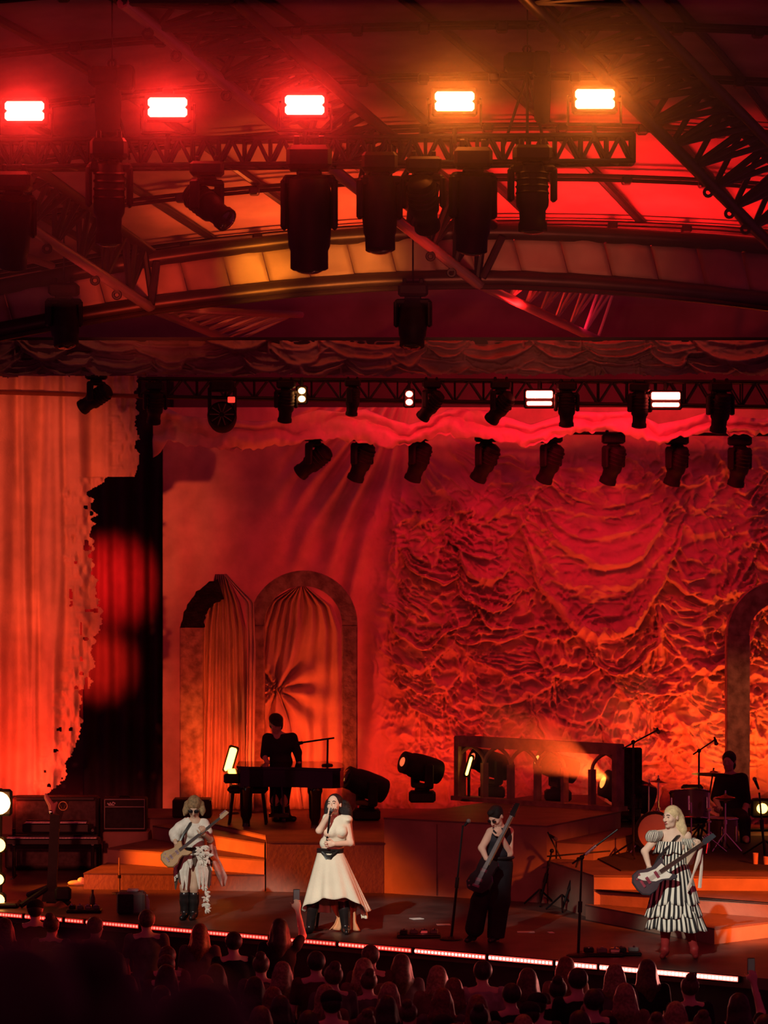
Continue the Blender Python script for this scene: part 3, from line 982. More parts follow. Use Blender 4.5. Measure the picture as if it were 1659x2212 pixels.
# central riser
zc = .96
c1, c2 = FP(830, 1929), FP(1181, 1951)
c3 = FP(1341, 1752, zc)
dirn = (c2 - c1).normalized()
back = Vector((-dirn.y, dirn.x, 0))
c4 = c1 + back * 4.2
poly = [xy(c1), xy(c2), xy(c3), (c3.x - .2, c3.y + 2.6), xy(c4)]
CEN = slab_thing('central_riser', 'tall central riser block between the singer and the bassist', 'riser', poly, 0, zc)
for s in (.33, .66):
    q = c1.lerp(c2, s)
    build('joint_strip', MB().box((q.x, q.y - .004, zc / 2 - .02), (.012, .012, zc - .06)), M_DECK, CEN)
# low platform under the piano, reached by three wedge-shaped steps
zp = .64
G = Vector((0, .012, 0))
F1 = FP(181, 1921), FP(572, 1925)
F2 = FP(232, 1863, .21), FP(571, 1889, .21)
F3 = FP(330, 1812, .40), FP(571, 1852, .40)
F4 = F3[0] + Vector((.45, .5, 0)), F3[1] + Vector((0, .5, 0))
a1, a2 = FP(575, 1926), FP(829, 1929)
slab_thing('piano_platform', 'low platform that carries the grand piano and arches', 'platform',
           [xy(F4[0]), xy(F4[1]), xy(a1), xy(a2), (c4.x - .02, c4.y), (c4.x - .02, 9.95), (-3.6, 9.95), (-3.6, F4[0].y)], 0, zp)
GS = 'steps up to the left side of the piano platform'
for (fa, fb), (ba, bb), z1, lb in ((F1, F2, .21, 'lowest of the three left steps, brown front behind the left guitarist'),
                                   (F2, F3, .40, 'middle of the three left steps with bright orange front'),
                                   (F3, F4, .58, 'uppermost of the three left steps with bright orange front')):
    slab_thing('step_block', lb, 'step', [xy(fa), xy(fb), xy(bb - G), xy(ba - G)], 0, z1, group=GS)
# right steps and drum riser
GR = 'steps of the drum riser'
A, Bc, Cc = FP(1265, 1986), FP(1543, 2040), FP(1790, 2009)
m1, m2 = FP(1283, 1953, .18), FP(1790, 1993, .18)
k1, k2 = FP(1283, 1921, .36), FP(1790, 1926, .36)
fd = (c3 - c2)
fd.z = 0
fd.normalize()
no = Vector((fd.y, -fd.x, 0))
q2, q3 = c2 + no * .02, c3 + no * .02
slab_thing('step_block', 'lowest step slab at right with a corner pointing at the audience', 'step', [xy(A), xy(Bc), xy(Cc), xy(m2 - G), xy(m1 - G)], 0, .18, group=GR)
slab_thing('step_block', 'middle step slab below the drum riser front', 'step', [xy(m1), xy(m2), xy(k2 - G), xy(k1 - G)], 0, .36, group=GR)
slab_thing('drum_riser', 'drum riser whose orange front shows behind the blonde guitarist', 'riser', [xy(k1), xy(k2), (6.2, 8.6), (q3.x, 8.6), xy(q3), xy(q2)], 0, .53)
ga, gb = q2 + fd * .25, q3 + no * .01
slab_thing('step_block', 'dark block step leading from drum riser up to the central riser', 'step', [xy(ga + no * .01), xy(ga + no * .5), xy(gb + no * .5), xy(gb)], .531, .75, group=GR)
mt = FP(1420, 1872, .53)
o = build('drum_mat', MB().slab([(2.85, 2.3), (5.5, 2.3), (5.5, 6.8), (3.55, 6.8), (2.6, 4.2)], .531, .545), mat('mat_rubber', (.03, .018, .02), .85, 0, .2, 10))
tag(o, 'dark mat under the drum kit', 'mat')

# ------------------------------------------------------------------ stone portals
def arch_strip(cx, cy, ro, ri, a0, a1, d, n=24, rough=0, dep=.30):
    """curved beam in the picture plane, given in px, built dep metres deep"""
    mb = MB()
    vs, fs = [], []
    for i in range(n + 1):
        a = a0 + (a1 - a0) * i / n
        j = rough * (random.random() - .5)
        for r, dd in ((ro + j, d), (ri - j, d), (ri - j, d + dep), (ro + j, d + dep)):
            p = P(cx + r * math.cos(a), cy - r * math.sin(a), d)
            vs.append((p.x, p.y + dd - d, p.z))
    for i in range(n):
        for k in range(4):
            k2 = (k + 1) % 4
            fs.append((i * 4 + k, i * 4 + k2, i * 4 + 4 + k2, i * 4 + 4 + k))
    fs += [(3, 2, 1, 0), (n * 4, n * 4 + 1, n * 4 + 2, n * 4 + 3)]
    return mb.add(vs, fs)


def pillar(x0, x1, yb_, yt_, d, dep=.30):
    a, b = P(x0, yb_, d), P(x1, yt_, d)
    return MB().rbox(((a.x + b.x) / 2, a.y + dep / 2, (a.z + b.z) / 2), (abs(b.x - a.x), dep, b.z - a.z), .015)


PD = 49.3
zb = HC - zp
yb0 = CY + zb * F / PD
t = thing('portal_arch', 'full round stone arch with a drape behind the pianist', 'arch', P(655, yb0, PD), 'stone arches')
build('arch_ring', arch_strip(655, 1350, 117, 84, 0, PI, PD, 28), M_STONE, t, smooth=True)
build('jamb', pillar(738, 772, yb0, 1350, PD), M_STONE, t)
build('jamb', pillar(538, 571, yb0, 1350, PD), M_STONE, t)
t = thing('broken_arch', 'broken stone arch with a pale pillar and charred top at left', 'arch', P(412, yb0, PD), 'stone arches')
build('jamb', pillar(388, 438, yb0, 1352, PD), M_STONE, t)
mb = arch_strip(502, 1356, 110, 64, PI * 1.0, PI * .60, PD, 16, 5, .34)
build('charred_top', mb, M_CHAR, t)
t = thing('portal_arch', 'partly visible stone arch at the right picture edge', 'arch', P(1590, yb0, PD), 'stone arches')
build('jamb', pillar(1570, 1620, yb0, 1371, PD), M_STONE, t)
build('arch_ring', arch_strip(1690, 1372, 118, 72, PI, .35 * PI, PD, 20), M_STONE, t, smooth=True)
build('jamb', pillar(1766, 1810, yb0, 1370, PD), M_STONE, t)


def hung_drape(label, edge_l, edge_r, y0, y1, d, fold, seed, gather=None, amp=.05):
    """drape between two outlines (lists of (y, x))"""
    NYY, NXX = 90, 60
    yy = np.linspace(y0, y1, NYY)
    l, r = np.interp(yy, *zip(*edge_l)), np.interp(yy, *zip(*edge_r))
    u_ = np.linspace(0, 1, NXX)
    PXX = l[:, None] + (r - l)[:, None] * u_
    PYY = np.repeat(yy[:, None], NXX, 1)
    Hh = amp * np.sin(u_[None] * PI * fold + 3 * vnoise(PXX / 50, PYY / 160, seed)) + .04 * vnoise(PXX / 14, PYY / 60, seed + 1)
    if gather:
        g = np.arctan2(PYY - gather[1], PXX - gather[0])
        wgt = np.exp(-((PXX - gather[0]) ** 2 + (PYY - gather[1]) ** 2) / (2 * 65.0 ** 2))
        Hh = Hh * (1 - wgt) + wgt * (.09 * np.sin(g * 9) + .05)
    pts = np.stack([(PXX - CX) * d / F, d - DC - Hh, HC - (PYY - CY) * d / F], -1)
    o = grid_mesh('portal_drape', pts, M_FABRIC, None, True, None, .008)
    return tag(o, label, 'drape', 'drapes inside the stone arches')


hung_drape('narrow drape falling from the broken arch to the floor', [(1240, 465), (1300, 452), (1350, 442), (1500, 438), (1745, 434)], [(1240, 490), (1300, 518), (1360, 532), (1500, 535), (1650, 535), (1745, 520)], 1240, 1748, PD + 0.47, 13, 201)
hung_drape('left half of the drape in the full arch, swept out to the left', [(1265, 640), (1300, 580), (1360, 552), (1500, 545), (1745, 537)], [(1265, 652), (1350, 652), (1440, 632), (1490, 600), (1560, 625), (1745, 655)], 1265, 1748, PD + 0.52, 11, 203, (598, 1490))
hung_drape('right half of the drape in the full arch, tied back over a knot', [(1265, 648), (1350, 622), (1440, 600), (1488, 592), (1560, 592), (1745, 600)], [(1265, 660), (1310, 718), (1360, 738), (1500, 742), (1745, 742)], 1265, 1748, PD + 0.62, 9, 205, (600, 1490), .045)
hung_drape('drape hanging in front of the left stone jamb behind the piano', [(1235, 480), (1300, 530), (1400, 536), (1745, 530)], [(1235, 485), (1300, 548), (1400, 552), (1745, 548)], 1240, 1748, PD - .1, 4, 207, None, .02)

# ------------------------------------------------------------------ balustrade with pointed arches on the central riser
r1, r2 = FP(990, 1728, zc), FP(1339, 1752, zc)
BH = .86
t = thing('balustrade', 'low balustrade of pointed arches along the back of the central riser', 'railing', r1)
rot = Matrix.Rotation(math.atan2(r2.y - r1.y, r2.x - r1.x), 3, 'Z')
Lr = (Vector((r2.x, r2.y)) - Vector((r1.x, r1.y))).length
loc = lambda x, y, z: r1 + rot @ Vector((x, y, z))
M_BAL = mat('balustrade_paint', (.34, .22, .17), .85, 0, .22, 6, bump=.3, bscale=25, spec=.15)
build('top_beam', MB().box(loc(Lr / 2, 0, BH - .06), (Lr, .16, .14), rot), M_BAL, t)
build('bottom_rail', MB().box(loc(Lr / 2, 0, .03), (Lr + .1, .2, .06), rot), M_BAL, t)
for x in (.03, Lr - .03):
    build('end_post', MB().box(loc(x, 0, BH / 2), (.075, .17, BH), rot), M_BAL, t)
nb = 6
bw = Lr / nb
for i in range(nb + 1):
    if 0 < i < nb:
        build('post', MB().box(loc(i * bw, 0, .27), (.05, .11, .50), rot), M_BAL, t)
for i in range(nb):
    x0, x1 = i * bw, (i + 1) * bw
    for a, b_ in ((x0, x1), (x1, x0)):
        pts = []
        for k in range(9):
            s = k / 8
            ang_ = s * PI / 3
            cx_ = b_
            sg_ = 1 if b_ > a else -1
            pts.append(loc(cx_ - sg_ * bw * math.cos(ang_), 0, .50 + bw * .62 * math.sin(ang_)))
        if not (i == 4):
            build('arch_rib', MB().tube(pts, .026, 6), M_BAL, t, smooth=True)
rt = loc(Lr + .0, .35, 0)
o = build('dark_flat', MB().rbox((rt.x - .08, rt.y, zc + BH * .47), (.32, .06, BH * .94), .02), M_CHAR)
tag(o, 'dark upright panel behind the right end of the balustrade', 'panel')

# ------------------------------------------------------------------ moving lights on the decks
M_HOTLENS = em('hot_lens', (1, .28, .05), 2.2)
GF = 'moving lights standing on the decks'
for px, z, d, sz, tl, pn, ln, lb in (
        (792, zp, 48.1, 1.05, 1.2, -1.15, None, 'black floor moving light beside the right jamb of the full arch'),
        (912, zc, 47.2, 1.0, 1.28, -1.1, M_ORLENS, 'black floor moving light standing free on the central riser, lens lit'),
        (1062, zc, 47.9, 1.0, 1.25, -1.1, M_ORLENS, 'floor moving light behind the left half of the balustrade'),
        (1205, zc, 47.4, 1.0, 1.25, -1.3, M_HOTLENS, 'floor moving light behind the middle of the balustrade, lens glowing'),
        (1358, .53, 47.0, 1.25, 1.2, -1.3, M_HOTLENS, 'floor moving light behind the right end of the balustrade, brightest lens')):
    moving_light('moving_light', lb, Vector(((px - CX) * d / F, d - DC, z)), sz, tl, pn, True, GF, ln, True)
M_GLOW = em('flood_glow', (1, .42, .06), 11)
for px, py, d, sz, lb in ((498, 1641, 49.0, (.10, .05, .34), 'slanted lit batten light in front of the narrow drape'),
                          (1013, 1655, 47.3, (.035, .05, .26), 'slim lit batten light behind the left post of the balustrade')):
    c = P(px, py, d)
    t = thing('batten_light', lb, 'stage light', c, 'slim lit batten lights')
    Rr = Matrix.Rotation(.28, 3, 'Y')
    build('lamp', MB().rbox((0, 0, 0), sz, .02, Rr), M_GLOW, t, world=False)
    build('housing', MB().rbox((0, .06, 0), (sz[0] + .05, .05, sz[2] + .05), .02, Rr), M_CASE, t, world=False)
    hz = c.z - (zp if px < 900 else zc)
    build('stand', MB().tube([(0, .08, 0), (0, .08, -hz)], .02, 8).lathe([(.12, 0), (.1, .03), (.03, .04)], 14, (0, .08, -hz)), M_BLACK, t, world=False)
for px, py, d, lb in ((1496, 1716, 48.3, 'lit flood light on the floor behind the drum kit'), (1646, 1746, 47.6, 'lit flood light on the floor at the right edge behind the drums')):
    c = P(px, py, d)
    z = .53
    t = thing('flood_light', lb, 'stage light', (c.x, c.y, z), 'lit flood lights behind the drums')
    hh = max(.12, c.z - z)
    Rr = Matrix.Rotation(-.7, 3, 'X')
    build('lamp', MB().ball((0, -.03, hh), (.075, .05, .07), 14, 8), M_GLOW, t, world=False, smooth=True)
    build('housing', MB().rbox((0, .06, hh), (.3, .14, .26), .03), M_CASE, t, world=False)
    mb = MB().rbox((0, .06, .02), (.34, .2, .04), .01)
    for x in (-.17, .17):
        mb.box((x, .06, hh / 2), (.025, .05, hh))
    build('bracket', mb, M_CASE, t, world=False)
# lamp tower at the left edge of the picture
t = thing('lamp_tower', 'stack of glaring lamps at the left picture edge', 'stage light', FP(-4, 1960))
bx = FP(-4, 1960)
build('pole', MB().tube([bx + Vector((0, .12, 0)), bx + Vector((0, .12, 1.45))], .04, 10), M_BLACK, t, smooth=True)
build('base', MB().rbox(bx + Vector((0, .12, .03)), (.5, .5, .06), .02), M_BLACK, t)
for py, r in ((1735, .15), (1826, .09), (1900, .07), (1945, .08)):
    c = P(-4, py, bx.y + DC)
    build('lamp', MB().ball(c, (r, .09, r * .95), 14, 8), M_WARM if py > 1740 else M_HOTAMB, t, smooth=True)
    build('housing', MB().rbox(c + Vector((0, .1, 0)), (r * 2.2, .1, r * 2.2), .03), M_CASE, t)
# ------------------------------------------------------------------ lit front edge
led_n = (eR - eL).normalized()
outw = Vector((led_n.y, -led_n.x, 0))
seg_px = [-8, 58, 145, 190, 310, 452, 590, 633, 736, 900, 1060, 1205, 1300, 1400, 1510, 1605]
for i, (a, b_) in enumerate(zip(seg_px, seg_px[1:])):
    pa, pb = FP(a + 3, 1969 + (a + 3) * .0875 + 1), FP(b_ - 3, 1969 + (b_ - 3) * .0875 + 1)
    pa, pb = line_at(EA, EB, pa.x), line_at(EA, EB, pb.x)
    s = min(1, max(0, (a - 700) / 700))
    m = em('led_dots', (1, .055 + .30 * s, .04 + .24 * s), 7 + 12 * s)
    g = em('led_glow', (1, .02 + .1 * s, .012 + .08 * s), 0.45 + 4.0 * s)
    c = (pa + pb) / 2
    ordn = ('first', 'second', 'third', 'fourth', 'fifth', 'sixth', 'seventh', 'eighth', 'ninth', 'tenth', 'eleventh', 'twelfth', 'thirteenth', 'fourteenth', 'fifteenth')[i]
    t = thing('led_batten', f'{"red" if s < .4 else "whitish"} dotted LED strip on the stage edge, {ordn} from the left', 'led strip', c, 'LED strips along the stage edge')
    ln = (pb - pa).length
    rot = Matrix.Rotation(math.atan2((pb - pa).y, (pb - pa).x), 3, 'Z')
    build('housing', MB().rbox(c + outw * .03 + Vector((0, 0, -.03)), (ln, .07, .075), .008, rot), M_BLACK, t)
    build('diffuser', MB().box(c + outw * .068 + Vector((0, 0, -.024)), (ln * .98, .012, .05), rot), g, t)
    mb = MB()
    nd = max(3, int(ln / .044))
    for k in range(nd):
        q = pa.lerp(pb, (k + .5) / nd) + outw * .078 + Vector((0, 0, -.024))
        mb.box(q, (.024, .012, .026), rot)
    o = build('led_dots', mb, m, t)
    o['kind'] = 'stuff'
    l = bpy.data.lights.new('led_light', 'AREA')
    l.shape, l.size, l.size_y = 'RECTANGLE', ln, .05
    l.energy, l.color = ln * (9 + 16 * s), (1, .03 + .25 * s, .02 + .2 * s)
    o = bpy.data.objects.new('led_light', l)
    COL.objects.link(o)
    o.location = c + outw * .10 + Vector((0, 0, .02))
    o.rotation_euler = (outw + Vector((0, 0, -.25))).to_track_quat('-Z', 'Z').to_euler()

# ------------------------------------------------------------------ backline at left
M_TOLEX = mat('amp_vinyl', (.030, .016, .016), .65, 0, .2, 12, bump=.2, bscale=90)
M_GRILLE = mat('amp_grille', (.10, .07, .065), .85, 0, .2, 16, bump=.3, bscale=120)
M_GRILLE2 = mat('amp_grille_dark', (.035, .03, .032), .85, 0, .2, 16, bump=.3, bscale=120)
M_GOLD = mat('gold_trim', (.55, .36, .14), .35, .7, .1, 8)


def wbox(x0, y0, x1, y1, d, dep, bev=.02):
    """rounded box whose front shows between two pixels at distance d"""
    a, b_ = P(x0, y1, d), P(x1, y0, d)
    return MB().rbox(((a.x + b_.x) / 2, a.y + dep / 2, (a.z + b_.z) / 2), (b_.x - a.x, dep, b_.z - a.z), bev)


AMD = 47.6
zg = 4.85 * F / AMD + CY                       # pixel row of the floor there
t = thing('speaker_cabinet', 'wide low speaker cabinet under the keyboards at far left', 'speaker', P(112, zg, AMD))
build('body', wbox(10, 1826, 214, zg - 2, AMD, .45, .03), M_TOLEX, t)
build('grille', wbox(17, 1834, 207, zg - 9, AMD - .015, .03, .01), M_GRILLE, t)
for x in (20, 196):
    build('foot', wbox(x, zg - 3, x + 8, zg, AMD + .1, .06, .01), M_BLACK, t)
t = thing('guitar_amp', 'wide guitar amplifier with V-shaped emblem behind the keyboards', 'amplifier', P(112, 1826, AMD + .05))
build('body', wbox(26, 1722, 212, 1825, AMD + .05, .4, .03), M_TOLEX, t)
d_ = AMD + .03
vs = lambda pts: [((P(x, y, d_).x), (P(x, y, d_).z)) for x, y in pts]
yw = d_ - DC
build('grille_left', MB().prism(vs([(34, 1731), (108, 1731), (126, 1762), (110, 1798), (34, 1798)][::-1]), yw, yw + .03), M_GRILLE, t)
build('grille_right', MB().prism(vs([(150, 1731), (206, 1731), (206, 1798), (124, 1798), (138, 1752)][::-1]), yw, yw + .03), M_GRILLE, t)
mb = MB()
e = lambda x, y: P(x, y, d_ - .01)
mb.torus(e(136, 1741), .058, .007, Matrix.Rotation(PI / 2, 3, 'X'), 18, 6)
mb.tube([e(128, 1735), e(136, 1750), e(144, 1735)], .008, 6)
build('emblem', mb, M_GOLD, t)
build('control_strip', wbox(34, 1722, 204, 1729, AMD + .03, .03, .008), M_BLACK, t)
t = thing('amp_stand_box', 'plain dark red box carrying the smaller guitar amplifier', 'box', P(270, 1845, AMD + .2))
build('body', wbox(222, 1797, 320, CY + 4.85 * F / (AMD + .2), AMD + .2, .5, .015), M_RISER, t)
t = thing('guitar_amp', 'black guitar amplifier with white piping and script badge on a box', 'amplifier', P(268, 1796, AMD + .25))
build('body', wbox(221, 1724, 316, 1796, AMD + .25, .35, .02), M_TOLEX, t)
build('grille', wbox(227, 1744, 310, 1788, AMD + .235, .03, .01), M_GRILLE2, t)
d_ = AMD + .22
mb = MB()
e = lambda x, y: P(x, y, d_)
mb.tube([e(226, 1727), e(312, 1727), e(312, 1790), e(226, 1790), e(226, 1727)], .008, 6)
mb.tube([e(226, 1743), e(312, 1743)], .007, 6)
build('piping', mb, mat('amp_piping', (.42, .36, .32), .6), t)
mb = MB().tube([e(232, 1735), e(236, 1738), e(238, 1734), e(241, 1738), e(244, 1733), e(249, 1736)], .010, 6)
mb.tube([e(234, 1739), e(247, 1739)], .008, 6)
build('badge', mb, M_WHITE, t)
build('handle', MB().tube([P(258, 1723, d_ + .15), P(260, 1720, d_ + .15), P(278, 1720, d_ + .15), P(280, 1723, d_ + .15)], .012, 6), M_BLACK, t)
# two keyboards on a two-tier stand
KD = 46.6
kz = CY + 4.85 * F / KD
t = thing('keyboard_stand', 'two-tier keyboard stand in front of the left amplifiers', 'stand', P(120, kz, KD))
for x in (30, 200):
    mb = MB().tube([P(x, kz - 1, KD + .12), P(x, 1790, KD + .12)], .025, 8)
    f0 = P(x, kz - 1.5, KD + .12)
    mb.tube([f0 + Vector((0, -.28, 0)), f0 + Vector((0, .22, 0))], .025, 8)
    build('leg', mb, M_BLACK, t)
    build('arm', MB().tube([P(x, 1796, KD + .12), P(x, 1794, KD - .22)], .02, 8).tube([P(x, 1826, KD + .12), P(x, 1824, KD - .22)], .02, 8), M_BLACK, t)
for (x0, x1, y0, y1, lb, dd) in ((8, 214, 1812, 1826, 'long keyboard on the lower tier of the left keyboard stand', -.22), (48, 192, 1779, 1799, 'black synthesizer on the upper tier of the left keyboard stand', -.16)):
    k = thing('keyboard', lb, 'keyboard', P((x0 + x1) / 2, y1, KD + dd), 'keyboards on the stand')
    build('case', wbox(x0, y0, x1, y1, KD + dd, .32, .015), M_BLACK, k)
    a, b_ = P(x0 + 6, y0, KD + dd + .02), P(x1 - 6, y0, KD + dd + .02)
    n = 28
    w = (b_.x - a.x) / n
    build('panel', MB().box(((a.x + b_.x) / 2, a.y + .25, a.z + .012), (b_.x - a.x, .1, .03)), M_CASE, k)
    mb = MB()
    for i in range(n):
        mb.box((a.x + (i + .5) * w, a.y + .08, a.z + .006), (w * .9, .15, .018))
    o = build('keys', mb, M_WHITE, k)
    o['kind'] = 'stuff'
mb = wbox(162, 1784, 182, 1795, KD - .24, .03, .01)
# tall mast with a tripod foot
MD = F * HC / (1957 - CY)
ft = P(108, 1957, MD)
t = thing('lighting_mast', 'tall dark winch mast on tripod feet at left front', 'stand', ft)
build('column', MB().box((P(115, 1855, MD)), (.115, .11, P(0, 1757, MD).z - P(0, 1948, MD).z), Matrix.Rotation(.045, 3, 'Y')), M_CASE, t)
build('base', MB().box(ft + Vector((0, 0, .14)), (.20, .16, .16), taper=.6), M_CASE, t)
for q in ((45, 1962, .25), (62, 1938, -.5), (150, 1958, .3), (146, 1936, -.4)):
    e_ = FP(q[0], q[1])
    e_.z = .03
    build('leg', MB().tube([ft + Vector((0, 0, .24)), e_], .035, 8), M_CASE, t)
build('winch', MB().rbox(ft + Vector((.17, -.1, .16)), (.20, .14, .17), .03), M_CASE, t)
top = P(112, 1757, MD)
build('knob', MB().ball(P(110, 1754, MD - .03), .03, 10, 6), M_CHROME, t, smooth=True)
mb = MB().tube([P(113, 1756, MD), P(110, 1738, MD), P(100, 1722, MD), P(98, 1714, MD)], [.035, .04, .03, .012], 8)
mb.tube([P(113, 1756, MD), P(118, 1738, MD), P(124, 1733, MD)], [.03, .03, .012], 8)
build('cloth_wrap', mb, mat('rose_cloth', (.55, .22, .2), .9), t, smooth=True)

# ------------------------------------------------------------------ floor clutter near the front edge
bx = FP(286, 1976)
t = thing('floor_monitor', 'grey floor monitor box with a white towel by the left guitarist', 'speaker', bx, None)
build('body', MB().rbox(bx + Vector((-.02, .12, .135)), (.34, .30, .27), .03), mat('monitor_grey', (.20, .16, .14), .7), t)
build('grille', MB().rbox(bx + Vector((-.08, -.035, .135)), (.19, .02, .23), .02), M_GRILLE2, t)
o = build('towel', MB().rbox(bx + Vector((.0, .1, .285)), (.14, .16, .03), .012), M_WHITE)
tag(o, 'small white towel lying on the grey floor monitor', 'towel')
o = build('water_bottle', MB().lathe([(.03, 0), (.034, .02), (.034, .13), (.014, .17), (.014, .20)], 12, FP(317, 1968)), M_WHITE, smooth=True)
tag(o, 'white bottle standing right of the grey floor monitor', 'bottle')
q = FP(258, 1931)
t = thing('straight_stand', 'thin pale straight stand before the left steps', 'stand', q)
build('pole', MB().tube([q, q + Vector((0, 0, .46))], .012, 8), M_GOLD, t, smooth=True)
build('collar', MB().tube([q + Vector((0, 0, .2)), q + Vector((0, 0, .24))], .022, 8), M_BLACK, t)
build('base', MB().lathe([(.10, 0), (.09, .02), (.02, .03)], 16, q), M_BLACK, t)
q = FP(166, 1913)
t = thing('white_shoe', 'white shoe left on the floor by the lowest left step', 'shoe', q)
mb = MB().ball(q + Vector((0, 0, .035)), (.12, .05, .035), 12, 8)
mb.ball(q + Vector((.06, 0, .06)), (.055, .045, .05), 10, 6)
build('upper', mb, M_WHITE, t, smooth=True)
build('sole', MB().rbox(q + Vector((0, 0, .008)), (.24, .09, .016), .01), M_GREY, t)
q = FP(200, 1963)
o = build('dark_bottle', MB().lathe([(.03, 0), (.034, .02), (.034, .14), (.014, .19), (.014, .23)], 12, q), mat('bottle_glass', (.10, .05, .04), .1), smooth=True)
tag(o, 'dark bottle standing near the front edge at left', 'bottle')


def pedal_board(px, py, w, lb, n=4):
    q = FP(px, py)
    t = thing('pedal_board', lb, 'effects pedals', q, 'pedal boards on the floor')
    build('board', MB().rbox(q + Vector((0, 0, .02)), (w, .28, .04), .01), M_BLACK, t)
    for i in range(n):
        x = (i + .5) / n - .5
        p_ = build('pedal', MB().rbox(q + Vector((x * w * .92, random.uniform(-.05, .05), .06)), (w / n * .72, .12, .05), .01), (M_CASE, M_GREY, M_CHROME, M_GREY)[i % 4], t)
        build('switch', MB().lathe([(.014, 0), (.014, .012), (.008, .018)], 8, q + Vector((x * w * .92, -.03, .084))), M_CHROME, p_)
    return t


pedal_board(182, 1970, .42, 'pedal board at the front edge right of the mast')
pedal_board(905, 2024, .5, 'pedal board with shiny pedals between singer and bassist')
pedal_board(1300, 2064, .46, 'pedal board right of the tall microphone stand near the edge', 3)
pedal_board(1355, 2062, .3, 'small pedal board in front of the blonde guitarist', 2)
# set lists taped to the floor
for px, py, w, a, lb in ((900, 1985, .14, .4, 'white paper sheet on the floor right of the singer'), (958, 1998, .16, .1, 'white paper sheet on the floor left of the bassist'), (1136, 2014, .2, 0, 'white paper sheet on the floor right of the bassist'), (1190, 2015, .06, .2, 'small white scrap on the floor left of the tall microphone stand')):
    q = FP(px, py)
    o = build('paper_sheet', MB().box(q + Vector((0, 0, .004)), (w, .12, .006), Matrix.Rotation(a, 3, 'Z')), M_WHITE)
    tag(o, lb, 'paper')


# ------------------------------------------------------------------ microphone stands
def mic_stand(label, foot, top, boom=None, mic=None, tripod=.30, chrome=False, r=.012, round_base=False):
    """foot, top, boom end (front, back) as world points; mic = (from, to)"""
    t = thing('microphone_stand', label, 'mic stand', foot)
    m = M_CHROME if chrome else M_BLACK
    if round_base:
        build('base', MB().lathe([(.13, 0), (.13, .015), (.10, .03), (.02, .04)], 20, foot), M_BLACK, t)
    else:
        for k in range(3):
            a = 2 * PI * k / 3 + .5
            build('leg', MB().tube([foot + Vector((0, 0, .20)), foot + Vector((math.cos(a) * tripod, math.sin(a) * tripod, .012))], .012, 6), m, t)
    mid = foot.lerp(top, .5)
    build('lower_pole', MB().tube([foot + Vector((0, 0, .02)), mid], r * 1.35, 8), m, t, smooth=True)
    build('upper_pole', MB().tube([mid, top], r, 8), m, t, smooth=True)
    dv = (top - foot).normalized()
    build('clutch', MB().tube([mid - dv * .06, mid + dv * .06], r * 2.1, 10), M_BLACK, t, smooth=True)
    if boom:
        build('boom', MB().tube([boom[1], boom[0]], .010, 8), m, t, smooth=True)
        build('joint', MB().ball(top, .028, 10, 6), M_BLACK, t, smooth=True)
    if mic:
        a, b_ = mic
        dv = (b_ - a).normalized()
        mm = build('microphone', MB().tube([a, a + dv * .03, b_ - dv * .055, b_ - dv * .05], [.012, .016, .020, .022], 10), M_CASE, t, smooth=True)
        build('microphone_grille', MB().ball(b_ - dv * .03, .027, 12, 8), M_GREY, mm, smooth=True)
    return t


f = FP(975, 2030)
dF = f.y + DC
mic_stand('straight microphone stand left of the bassist', f, P(1000, 1783, dF), None, (P(1003, 1784, dF), P(1016, 1769, dF)), round_base=True)
f = FP(1166, 1956)
dF = f.y + DC
mic_stand('short boom microphone stand before the central riser corner', f, P(1192, 1838, dF), (P(1183, 1797, dF), P(1212, 1855, dF)), (P(1187, 1803, dF - .02), P(1204, 1815, dF - .1)), .22)
f = FP(1214, 1968)
dF = f.y + DC
mic_stand('low boom stand with long arm left of the right steps', f, P(1250, 1856, dF), (P(1182, 1850, dF - .1), P(1318, 1838, dF + .1)), None, .22)
f = FP(1249, 2066)
dF = f.y + DC
t = mic_stand('tall microphone stand with a shiny boom at the front edge', f, P(1257, 1852, dF), (P(1334, 1792, dF), P(1236, 1866, dF)), None, round_base=True)
build('shiny_sleeve', MB().tube([P(1264, 1846, dF - .012), P(1288, 1826, dF - .012)], .017, 8), M_CHROME, t, smooth=True)
f = FP(1368, 1852, .545)
dF = f.y + DC
mic_stand('black boom microphone stand left of the drum kit', f, P(1368, 1603, dF), (P(1420, 1577, dF), P(1345, 1617, dF)), (P(1419, 1572, dF), P(1424, 1586, dF)))
f = FP(1509, 1818, .545)
dF = f.y + DC
mic_stand('overhead boom microphone stand behind the drums', f, P(1510, 1622, dF), (P(1543, 1599, dF), P(1497, 1630, dF)), (P(1543, 1592, dF), P(1549, 1611, dF)))
f = FP(1652, 1850, .53)
dF = f.y + DC
mic_stand('slanted microphone stand at the right picture edge', f, P(1640, 1712, dF), None, (P(1639, 1705, dF), P(1628, 1678, dF)))

# ------------------------------------------------------------------ grand piano
GD = 46.9
fz = zp
M_LACQ = mat('piano_lacquer', (.012, .008, .010), .08, 0, .2, 4, spec=.6)
pc = P(625, CY, GD)
pc.z = fz
t = thing('grand_piano', 'black grand piano under the full stone arch', 'piano', pc)
lx0, lx1 = P(511, 0, GD).x, P(742, 0, GD).x
ztop, zbot = P(0, 1655, GD).z, P(0, 1700, GD).z
outline = []
W = lx1 - lx0
for s, y in ((0, 1.05), (0, .25), (.03, .12), (.12, .04), (.25, .02), (.45, -.02), (.62, -.10), (.78, -.22), (.9, -.26), (.97, -.20), (1, -.02), (1, .30), (.985, .6), (.94, .9), (.86, 1.05)):
    outline.append((lx0 + W * s, pc.y + y))
outline = outline[::-1]
outline = outline if sum((b_[0] - a[0]) * (b_[1] + a[1]) for a, b_ in zip(outline, outline[1:] + outline[:1])) < 0 else outline[::-1]
